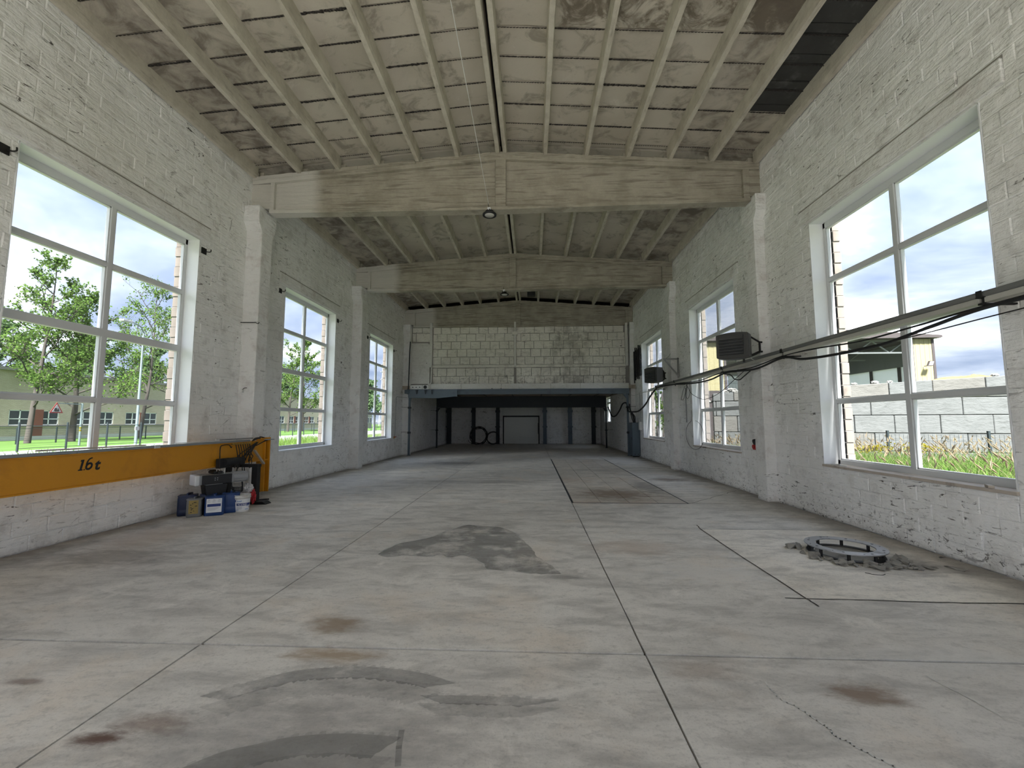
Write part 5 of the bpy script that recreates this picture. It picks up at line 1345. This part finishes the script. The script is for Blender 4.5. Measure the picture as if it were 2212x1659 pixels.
BW0, BE = np.array([7.2, 16.8]), np.array([.944, -.33])
def inside_yard(p, off): # in front of the block wall by at least off
    q = p[:, :2] - BW0; nrm = np.array([.33, .944]); return q @ nrm < -off
P = np.stack([np.concatenate([rng.uniform(6.35, 20, 60000), rng.uniform(6.0, 9.5, 9000)]), np.concatenate([rng.uniform(2.0, 17.5, 60000), rng.uniform(12.0, 16.6, 9000)]), np.full(69000, -.05)], 1)
d_ = np.hypot(P[:, 0], P[:, 1]); keep = inside_yard(P, .55) & (P[:, 0] / P[:, 1] > .36) & (P[:, 0] / P[:, 1] < 1.55) & (rng.uniform(size=69000) < np.clip(9.5 / d_, .35, 1))
P = P[keep]
V, q, t_, tips, dr_ = blades(P, .65, 1.2, .022, M_BLADE, 'tall_grass', .35, 3, (-.12, -.05))
raw('tall_grass', V, q, t_, M_BLADE, 'tall green meadow grass between the hall and the concrete block wall', 'grass')
S = rng.choice(len(P), 1150, replace=False); sp = P[S].copy()
V, q, t_, tips, dr_ = blades(sp, 1.1, 1.55, .007, M_SEED, 'stalk', .42, 3, (-.18, -.04))
hv = []; hq = []; ht = []
def plumes(tips, dr_, L, w):
    n_ = len(tips); Vv = np.zeros((n_, 8, 3)); ax = np.stack([dr_[:, 0], dr_[:, 1], np.full(n_, .55)], 1); ax /= np.linalg.norm(ax, axis=1)[:, None]
    L = (L * rng.uniform(.7, 1.3, n_))[:, None]
    s1 = np.cross(ax, [0.3, .9, .1]); s1 /= np.linalg.norm(s1, axis=1)[:, None]; s2 = np.cross(ax, s1)
    for k, s_ in ((0, s1), (4, s2)):
        Vv[:, k] = tips - ax * L * .5; Vv[:, k + 1] = tips - ax * L * .1 + s_ * w; Vv[:, k + 2] = tips + ax * L * .5; Vv[:, k + 3] = tips - ax * L * .1 - s_ * w
    b_ = np.arange(n_) * 8
    return Vv.reshape(-1, 3), np.concatenate([np.stack([b_ + k, b_ + k + 1, b_ + k + 2, b_ + k + 3], 1) for k in (0, 4)])
V2, q2 = plumes(tips, dr_, .17, .016)
raw('seed_heads', np.concatenate([V, V2]), np.concatenate([q, q2 + len(V)]), t_, M_SEED, 'tan feathery seed heads standing above the green meadow grass', 'grass')
for c, k, lab in (((10.3, 13.6, .82), 220, 'clump of yellow flowers in the meadow grass beside the window jamb'), ((11.3, 13.2, .85), 160, 'paler yellow flower clump farther along the meadow fence')):
    pp = np.array(c) + rng.normal(0, 1, (k, 3)) * (.28, .2, .07)
    V2, q2 = plumes(pp, rng.normal(0, .5, (k, 2)), .05, .03); raw('flower_clump', V2, q2, np.zeros((0, 3), int), M_YFLOWER, lab, 'flowers')

bwall = thing('block_wall', (12, 15, 0), 'big wall of stacked cast concrete blocks beyond the meadow grass', 'wall')
def bpt(s_, off, z): p = BW0 + BE * s_ + np.array([.33, .944]) * off; return (p[0], p[1], z)
JO = [[4.07, 5.18, 6.33, 7.64], [4.65, 5.8, 7.04], [4.16, 5.26, 6.45, 7.74], [4.7, 5.85, 7.1], [4.1, 5.3, 6.5, 7.7]]
ZW = [2.90, 2.42, 1.85, 1.25, .65, .05]
for r in range(5):
    J = JO[r][:]
    while J[0] > 1.0: J.insert(0, J[0] - 1.2)
    J.insert(0, -.25)
    while J[-1] < 12: J.append(J[-1] + 1.2)
    for a, c in zip(J, J[1:]):
        g = .008; o_ = rng.uniform(-.012, .012); zt_ = lambda q: ZW[r] + ((q - 3.84) * .042 if r == 0 else 0)
        pts = []
        for off in (o_, .6):
            for s_, z in ((a + g, ZW[r + 1] + g), (c - g, ZW[r + 1] + g), (c - g, zt_(c) - g), (a + g, zt_(a) - g)): pts.append(bpt(s_, off, z))
        b = MB().add(pts, [(0, 1, 2, 3), (7, 6, 5, 4), (0, 4, 5, 1), (1, 5, 6, 2), (2, 6, 7, 3), (3, 7, 4, 0)])
        bevel(b.build('block', M_CBLOCK if rng.uniform() < .6 else M_CBLOCKW, bwall), .015, 1)
MB().add([bpt(-.2, .1, 0), bpt(12.8, .1, 0), bpt(12.8, .1, 2.6), bpt(-.2, .1, 2.6), bpt(-.2, .55, 0), bpt(12.8, .55, 0), bpt(12.8, .55, 2.6), bpt(-.2, .55, 2.6)], [(0, 1, 2, 3), (7, 6, 5, 4), (0, 4, 5, 1), (1, 5, 6, 2), (2, 6, 7, 3), (3, 7, 4, 0)]).build('joint_core', M_SHTRIM, bwall)
# wood chip heap and spilled white rubble behind and on the wall
def heap(nm, c, rx, ry, h, mat, label, seed):
    rr = np.random.default_rng(seed); V = []; F = []; nr, na = 12, 40
    for i in range(nr + 1):
        t = i / nr
        for k in range(na):
            a = 2 * np.pi * k / na; V.append((c[0] + rx * t * math.cos(a), c[1] + ry * t * math.sin(a), c[2] + h * (1 - t ** 3) * (1 + .05 * math.sin(3 * a + seed)) + rr.uniform(-.03, .03)))
    for i in range(nr):
        for k in range(na): F.append((i * na + k, i * na + (k + 1) % na, (i + 1) * na + (k + 1) % na, (i + 1) * na + k))
    o = MB().add(V, F, True).build(nm, mat); return tag(o, label, 'heap')
heap('wood_chip_heap', bpt(9.0, 3.6, -.05), 4.2, 2.1, 3.30, M_CHIPS, 'broad heap of orange wood chips showing above the block wall', 1)
heap('wood_chip_heap', bpt(4.3, 2.9, -.05), 1.8, 1.4, 3.0, M_CHIPS, 'low end of orange wood chips showing above the block wall near the jamb', 2)
for i, (s_, z, r_) in enumerate([(.2, 2.79, .14), (.55, 2.8, .12), (.8, 2.82, .10), (.45, 2.86, .13), (3.3, 2.93, .10), (3.8, 2.95, .12), (4.3, 2.96, .08), (4.9, 2.99, .10), (5.3, 3.0, .08), (8.0, 3.12, .09), (-.35, 2.42, .10), (-.1, 2.45, .08)]):
    o = crumple(bpt(s_, .25, z), (r_ * 1.6, r_, r_ * .7), M_SNOWY, 'white_rubble', 40 + i)
    tag(o, 'pale lump of rubble lying on top of the block wall', 'rubble', 'pale lumps along the block wall top')
yf = thing('wire_fence', (11, 13.8, 0), 'low dark wire mesh fence standing in the tall grass before the block wall', 'fence')
f0, f1 = np.array([8.0, 15.35]), np.array([20.0, 10.9])
L_ = np.linalg.norm(f1 - f0); e_ = (f1 - f0) / L_
for k in range(6):
    p = f0 + e_ * (1.05 + 2.36 * k); bevel(MB().box((p[0] - .03, p[1] - .03, -.05), (p[0] + .03, p[1] + .03, 1.36)).build('post', M_FENCE, yf), .004)
b = MB()
for z in np.arange(.05, 1.26, .2): b.beam((f0[0], f0[1], z), (f1[0], f1[1], z), .006, .006)
for s_ in np.arange(0, L_, .1): p = f0 + e_ * s_; b.beam((p[0], p[1], 0), (p[0], p[1], 1.25), .005, .005, (1, 0, 0))
tag(b.build('wire_mesh', M_FENCE, yf, recalc=False), None, kind='stuff')

sh_ = thing('open_shed', (26, 40, 0), 'open-fronted shed with dark lining and pale yellow clad corners beyond the block wall', 'shed')
def corner(x0, x1, zb, zt_):
    n_ = int((x1 - x0) / .2); b = MB()
    for k in range(n_):
        a = lerp(x0, x1, k / n_); c = lerp(x0, x1, (k + 1) / n_); b.box((a, 39.98 if k % 2 else 40.0, zb), (c, 40.12, zt_))
    b.build('yellow_cladding', M_CLAD, sh_)
    for x in (x0 - .22, x1): bevel(MB().box((x, 39.93, -.05), (x + .22, 40.3, zt_)).build('corner_trim', M_SHTRIM, sh_), .01)
corner(34.4, 36.0, 2.0, 9.05); corner(16.1, 17.6, 4.45, 8.9)
MB().box((16.0, 40.0, -.05), (17.7, 40.2, 4.45)).build('brown_plinth', M_SHTRIM, sh_)
b = MB(); b.prism([(15.6, 9.0), (36.6, 9.1), (36.6, 9.32), (27.5, 9.95), (15.6, 9.25)], 'y', 39.5, 52); b.build('roof', M_SHTRIM, sh_)
MB().box((15.9, 40.2, -.05), (16.1, 51, 9.2)).build('side_wall', M_SHDARK, sh_)
MB().box((36.0, 40.2, 6.9), (36.2, 51, 9.1)).build('side_lining', M_SHDARK, sh_); MB().box((36.0, 40.2, -.05), (36.2, 51, 2.6)).build('side_plinth', M_SHDARK, sh_)
MB().box((16.2, 50.8, 6.9), (36, 51.0, 9.6)).build('back_lining', M_SHDARK, sh_); MB().box((16.2, 50.8, -.05), (36, 51.0, 2.6)).build('back_wall', M_SHDARK, sh_)
for y0, y1 in ((40.5, 43.4), (43.8, 46.9), (47.3, 50.7)):
    k = int((y1 - y0) / .16); b = MB()
    for i in range(k): a, c = lerp(y0, y1, i / k), lerp(y0, y1, (i + 1) / k); b.add([(36.04, a, 2.6), (36.1, (a + c) / 2, 2.6), (36.04, c, 2.6), (36.04, a, 6.9), (36.1, (a + c) / 2, 6.9), (36.04, c, 6.9)], [(0, 1, 4, 3), (1, 2, 5, 4)])
    b.build('white_panel', M_SKYL, sh_)
    MB().box((36.0, y1, 2.6), (36.2, y1 + .4, 6.9)).build('post', M_SHTRIM, sh_)
for x0, x1 in ((16.3, 22.4), (22.8, 29.0), (29.4, 35.9)):
    k = int((x1 - x0) / .16); b = MB()
    for i in range(k): a, c = lerp(x0, x1, i / k), lerp(x0, x1, (i + 1) / k); b.add([(a, 50.84, 2.6), ((a + c) / 2, 50.9, 2.6), (c, 50.84, 2.6), (a, 50.84, 6.9), ((a + c) / 2, 50.9, 6.9), (c, 50.84, 6.9)], [(0, 1, 4, 3), (1, 2, 5, 4)])
    b.build('white_panel', M_SKYL, sh_)
for y in (40.6, 45.5):
    b = MB(); b.beam((17.6, y, 7.9), (34.3, y, 7.9), .14, .14); b.beam((17.6, y, 9.0), (34.3, y, 9.05), .14, .14); x = 17.8; up_ = True
    while x < 33.6: b.beam((x, y, 7.9 if up_ else 9.0), (x + 1.5, y, 9.0 if up_ else 7.9), .10, .10); x += 1.5; up_ = not up_
    b.build('roof_truss', M_TRUSS, sh_)
b = MB().beam((35.15, 39.9, 6.55), (35.15, 39.4, 6.55), .05, .05); b.build('floodlight_arm', M_SHTRIM, sh_)
b = MB(); b.prism([(34.9, 6.5), (35.35, 6.5), (35.55, 6.95), (35.1, 6.95)], 'y', 39.25, 39.4); b.build('floodlight', M_SHTRIM, sh_)
b = MB(); b.prism([(34.98, 6.56), (35.32, 6.56), (35.46, 6.9), (35.14, 6.9)], 'y', 39.24, 39.26); b.build('floodlight_lens', M_CORR, sh_)
pf = thing('panel_fence', (13, 44, 0), 'pale panel fence with dark posts beyond the last tray-side window', 'fence')
for k in range(14):
    x = 9.5 + k * .62
    MB().box((x, 44, -.05), (x + .44, 44.05, 4.4)).build('panel', M_CORR, pf)
    MB().box((x + .46, 43.9, -.05), (x + .6, 44.0, 4.6)).build('post', M_SHTRIM, pf)

# ------------------------------------------------------------------ trees
def tree(nm, x, y, zg, h, seed, label, lean=(0, 0), spread=.36, leaves=2600, ls=.26, mat=M_LEAF, trunk=.24, bare=.18, group=None, first=.2):
    rr = random.Random(seed); t = thing(nm, (x, y, zg), label, 'tree', group)
    wood = MB(); tips = []
    def grow(p, d, L, r, lvl):
        k = 4; pts = [p.copy()]; q = p.copy(); dd = d.copy()
        for i in range(k):
            dd = (dd + Vector((rr.uniform(-1, 1), rr.uniform(-1, 1), rr.uniform(-.5, .9))) * .13).normalized(); q = q + dd * L / k; pts.append(q.copy())
            if lvl >= 2: tips.append((q.copy(), L))
        wood.tube(pts, [lerp(r, r * .55, i / k) for i in range(k + 1)], 5 if lvl else 8, False)
        if lvl < 3:
            for j in range(rr.choice((4, 5)) if lvl else 0):
                u = rr.uniform(.3, 1.0); i = min(k - 1, int(u * k)); b = pts[i].lerp(pts[i + 1], u * k - i)
                a = rr.uniform(0, 6.28); sd = Vector((math.cos(a), math.sin(a), rr.uniform(.1, .7))).normalized()
                grow(b, (dd * .75 + sd).normalized(), L * rr.uniform(.45, .68), r * .45, lvl + 1)
    base = Vector((x, y, zg)); k = 9; pts = []; q = base.copy(); d = Vector((lean[0], lean[1], 1)).normalized()
    for i in range(k + 1):
        pts.append(q.copy()); q = q + d * h * .92 / k; d = (d + Vector((rr.uniform(-1, 1), rr.uniform(-1, 1), .6)) * .05).normalized()
    wood.tube(pts, [lerp(trunk, trunk * .12, (i / k) ** .8) for i in range(k + 1)], 9, False)
    nb = 15
    for j in range(nb):
        u = lerp(first, .97, j / (nb - 1)); i = min(k - 1, int(u * k)); b = pts[i].lerp(pts[i + 1], u * k - i)
        a = j * 2.4 + rr.uniform(-.5, .5); up_ = lerp(.25, 1.2, u); sd = Vector((math.cos(a), math.sin(a), up_)).normalized()
        grow(b, sd, h * spread * (1.08 - u * .75) * rr.uniform(.75, 1.15), trunk * .34 * (1.1 - u * .6), 1)
    wood.build('trunk', M_BARK, t, recalc=False)
    lr = np.random.default_rng(seed); idx = lr.integers(0, len(tips), leaves); c = np.array([tips[i][0] for i in idx]) + lr.normal(0, 1, (leaves, 3)) * np.array([tips[i][1] for i in idx])[:, None] * .13
    c = c[lr.uniform(size=leaves) > bare * np.clip((c[:, 2] - zg) / h, 0, 1) * 1.6]; m_ = len(c)
    a = lr.normal(size=(m_, 3)); a /= np.linalg.norm(a, axis=1)[:, None]; b2 = np.cross(a, lr.normal(size=(m_, 3))); b2 /= np.linalg.norm(b2, axis=1)[:, None]
    s_ = (ls * lr.uniform(.55, 1.25, m_))[:, None]
    Vv = np.stack([c - a * s_ * .6, c + b2 * s_ * .42 - a * s_ * .05, c + a * s_ * .6, c - b2 * s_ * .42 - a * s_ * .05], 1).reshape(-1, 3)
    o_ = np.arange(m_) * 4
    raw('foliage', Vv, np.stack([o_, o_ + 1, o_ + 2, o_ + 3], 1), np.zeros((0, 3), int), mat, None, None, t)
tree('young_maple', -44.0, 35.6, -.165, 17.2, 11, 'tall leafy tree cut by the jamb of the boom window', (.0, .06), .30, 9500, .19, bare=.25)
tree('young_maple', -44.0, 39.2, -.165, 13.6, 12, 'leafy tree with a dark trunk beside the warning sign', (0, .02), .46, 13000, .19, trunk=.30, bare=.12)
tree('young_maple', -46.0, 48.4, -.165, 18.6, 13, 'airy tree with sparse top leaves behind the pale lamp post', (.02, .10), .38, 9500, .20, bare=.42)
tree('young_maple', -49.0, 56.2, -.165, 18.0, 14, 'sparse tree leaning toward the far jamb of the boom window', (.0, .14), .30, 5200, .22, bare=.5, trunk=.2)
tree('young_maple', -46.0, 79.0, -.165, 16.0, 15, 'slim tree at the near edge of the window past the boom', (0, .05), .30, 6000, .25, bare=.3)
tree('young_maple', -46.0, 84.0, -.165, 18.4, 16, 'well spread tree in the middle of the window past the boom', (0, .05), .34, 9000, .27, bare=.2)
ORD = ('first', 'second', 'third', 'fourth', 'fifth', 'sixth')
for i, (x, y, h) in enumerate(((-72, 54, 14.5), (-72, 66, 15.5), (-72, 78, 15.0), (-72, 91, 15.5), (-73, 105, 14.0), (-72, 120, 15.0))):
    tree('dense_tree', x, y, -.165, h, 30 + i, ORD[i] + ' dense bushy tree behind the brick building roof, counted down the road', (0, 0), .42, 8000, .38, M_LEAFD, group='trees behind the brick building', bare=0, first=.25)
tree('dense_tree', -52, 132, -.165, 14.5, 41, 'dense tree in the last boom-side window, toward the viewpoint', (0, 0), .40, 3200, .6, M_LEAFD, bare=0)
tree('dense_tree', -58, 150, -.165, 15.5, 42, 'dense tree in the last boom-side window, beside the lattice mast', (0, 0), .40, 3200, .6, M_LEAFD, bare=0)
tree('garden_shrub', 12.0, 41.5, -.05, 4.6, 43, 'green shrub before the pale panel fence', (0, 0), .34, 1800, .16, M_LEAF, trunk=.06, bare=0, first=.05)

# ------------------------------------------------------------------ pale brick building across the road
BXF = -52.0
bd = thing('brick_building', (BXF, 70, -.165), 'long low pale brick building with red panels behind the trees', 'building')
wz0, wz1 = 1.36, 2.92
wins = []; y = 46.4
yy = 40.3
while yy < 104: wins += [(yy, yy + 1.95), (yy + 2.6, yy + 4.55)]; yy += 6.15
wins += []
b = MB(); b.box((BXF - 9, 20, 2.92), (BXF, 110, 6.85)).box((BXF - 9, 20, -.165), (BXF, 110, 1.36))
ed = sorted([20, 110] + [v for w in wins for v in w]); 
for a, c in zip(ed, ed[1:]):
    if (a, c) not in wins: b.box((BXF - 9, a, wz0), (BXF, c, wz1))
b.build('facade', M_FACADE, bd)
MB().box((BXF - 9.2, 19.8, 6.85), (BXF + .25, 110.2, 7.15)).build('roof_edge', M_ROAD, bd)
MB().box((BXF, 20, 1.22), (BXF + .12, 110, 1.32)).build('string_course', M_ROAD, bd); MB().box((BXF, 20, -.165), (BXF + .06, 110, .25)).build('plinth', M_GREYB, bd)
for i, (a, c) in enumerate(wins):
    fr = MB()
    for q in ((a, a + .09, wz0, wz1), (c - .09, c, wz0, wz1), (a, c, wz0, wz0 + .09), (a, c, wz1 - .09, wz1), ((a + c) / 2 - .05, (a + c) / 2 + .05, wz0, wz1), (a, c, wz0 + .62, wz0 + .70)): fr.box((BXF - .12, q[0], q[2]), (BXF - .05, q[1], q[3]))
    f_ = fr.build('window_frame', M_PVC, bd)
    for p0, p1 in ((a + .09, (a + c) / 2 - .05), ((a + c) / 2 + .05, c - .09)): MB().box((BXF - .2, p0, wz0 + .05), (BXF - .1, p1, wz1 - .05)).build('pane', M_DKGLASS, f_)
    if i % 2 == 0: MB().box((BXF - .02, c + .02, wz0), (BXF + .04, c + .63, wz1)).build('red_panel', M_REDPANEL, bd)
MB().box((BXF - .02, 42.3, -.1), (BXF + .05, 43.3, 3.0)).build('red_panel', M_REDPANEL, bd)
bd2 = thing('white_building', (-47, 120, 0), 'small white rendered building seen through the last boom-side window', 'building')
MB().box((-55, 117, -.165), (-47, 124, 4.1)).build('wall', M_PALEW, bd2); MB().box((-55.3, 116.7, 4.1), (-46.7, 124.3, 4.4)).build('roof', M_ROAD, bd2)
for y in (118, 120.2, 122.2):
    f_ = MB().box((-47.02, y, 1.3), (-46.95, y + 1.4, 2.9)).build('window_frame', M_PVC, bd2); MB().box((-46.96, y + .1, 1.4), (-46.92, y + 1.3, 2.8)).build('pane', M_DKGLASS, f_)
ex = thing('excavator', (-40, 117, -.16), 'small orange machine far off beyond the last boom-side window', 'machine')
MB().box((-41, 116, -.16), (-39, 119, .6)).build('track', M_BLACKM, ex); bevel(MB().box((-41, 116.2, .7), (-39, 119, 1.9)).build('body', M_ORANGE, ex), .1)
bevel(MB().box((-40.9, 116.2, 1.9), (-39.8, 117.6, 3.0)).build('cab', M_ORANGE, ex), .1); MB().beam((-40, 117.5, 1.8), (-40, 120.5, 3.6), .3, .4).beam((-40, 120.4, 3.6), (-40, 121.8, 1.2), .25, .3).build('arm', M_ORANGE, ex)

def post_fence(nm, x, y0, y1, step, h, label, rail):
    t = thing(nm, (x, (y0 + y1) / 2, -.165), label, 'fence')
    y = y0
    while y <= y1:
        MB().box((x - .04, y - .04, -.165), (x + .04, y + .04, h)).build('post', M_FENCE, t); y += step
    b = MB()
    for z in rail: b.beam((x, y0, z), (x, y1, z), .02, .03)
    z = rail[0] + .15
    while z < rail[-1]: b.beam((x, y0, z), (x, y1, z), .007, .007); z += .15
    tag(b.build('wire_panel', M_FENCE, t, recalc=False), None, kind='stuff')
post_fence('road_fence', -31.5, 25.0, 110, 2.75, 1.66, 'dark mesh fence with slim posts along the pale road', (.05, 1.45))
post_fence('garden_fence', -43.0, 28.0, 120, 3.0, 1.25, 'lower dark fence along the lawn in front of the brick building', (.15, 1.15))
sg = thing('warning_sign', (-35.7, 32.4, -.165), 'pale blue post with yellow bands carrying a red-edged triangular warning sign', 'sign')
sx0 = -35.7; sy0 = 32.4
MB().cyl((sx0, sy0, -.165), (sx0, sy0, 3.15), .07, 10).build('post', M_POLE, sg)
for z in (1.15, .95): MB().cyl((sx0, sy0, z), (sx0, sy0, z + .14), .075, 10).build('yellow_band', M_YFLOWER, sg)
MB().beam((sx0, sy0, 3.08), (sx0 + .2, sy0 - 2.0, 3.08), .06, .06).build('arm', M_POLE, sg)
cx, cy, cz = sx0 + .25, sy0 - 2.05, 2.62
def tri(k, x, mat, nm):
    b = MB(); b.prism([(cy - .46 * k, cz - .27 * k), (cy + .46 * k, cz - .27 * k), (cy, cz + .53 * k)], 'x', x, x + .02); return b.build(nm, mat, sg)
tri(1, cx, M_SIGNR, 'red_border'); tri(.70, cx + .012, M_SIGNW, 'white_field')
b = MB().box((cx + .03, cy - .17, cz - .12), (cx + .04, cy + .17, cz - .02)).box((cx + .03, cy - .15, cz - .02), (cx + .04, cy + .02, cz + .10)).box((cx + .03, cy + .08, cz - .02), (cx + .04, cy + .13, cz + .08))
for y in (-.1, 0, .1): b.cyl((cx + .03, cy + y, cz - .13), (cx + .04, cy + y, cz - .13), .04, 8)
b.build('locomotive_symbol', M_BLACKM, sg)
lp = thing('street_lamp', (-32.5, 33.9, -.165), 'tall pale blue street lamp post between two trees', 'street lamp')
MB().tube([(-32.5, 33.9, -.165), (-32.5, 33.9, 9.2)], [.11, .06], 10).build('post', M_POLE, lp)
MB().tube(smooth_path([(-32.5, 33.9, 9.1), (-32.3, 33.4, 9.5), (-31.9, 32.4, 9.6), (-31.6, 31.6, 9.55)], 4), .045, 8).build('arm', M_POLE, lp)
bevel(MB().box((-31.8, 31.0, 9.45), (-31.4, 31.8, 9.62)).build('lantern', M_GREYB, lp), .03)
MB().box((-32.38, 33.6, 1.0), (-32.3, 33.95, 1.3)).build('notice', M_SIGNW, lp)
ms = thing('lattice_mast', (-60, 170, 0), 'lattice power mast seen in the last boom-side window', 'mast')
b = MB()
for sx in (-1, 1):
    for sy in (-1, 1): b.beam((-60 + sx * 1.2, 170 + sy * 1.2, 0), (-60 + sx * .3, 170 + sy * .3, 26), .18, .18)
for k in range(12):
    z = k * 2.1; w_ = lerp(1.2, .3, z / 26); w2 = lerp(1.2, .3, (z + 2.1) / 26); b.beam((-60 + w_, 170 - w_, z), (-60 + w2, 170 + w2, z + 2.1), .1, .1); b.beam((-60 + w_, 170 + w_, z), (-60 + w2, 170 - w2, z + 2.1), .1, .1)
b.build('tower', M_GREYB, ms)
for z, w_ in ((18.5, 3.2), (21.5, 3.6), (24.5, 2.8)):
    MB().beam((-60, 170 - w_, z), (-60, 170 + w_, z), .25, .3).build('crossarm', M_GREYB, ms)
N_ = 9000
P = np.stack([rng.uniform(-23.5, -8.5, N_), rng.uniform(10, 44, N_), np.full(N_, -.17)], 1)
V, q, t_, tips, dr_ = blades(P, .4, .85, .045, M_BLADE, 'verge', .3, 2)
raw('verge_grass', V, q, t_, M_BLADE, 'long yellow-green verge grass below the boom-side windows', 'grass')
scene.cycles.diffuse_bounces = 5
scene.cycles.glossy_bounces = 2
scene.cycles.max_bounces = 10
scene.cycles.transparent_max_bounces = 24
scene.cycles.adaptive_threshold = .02
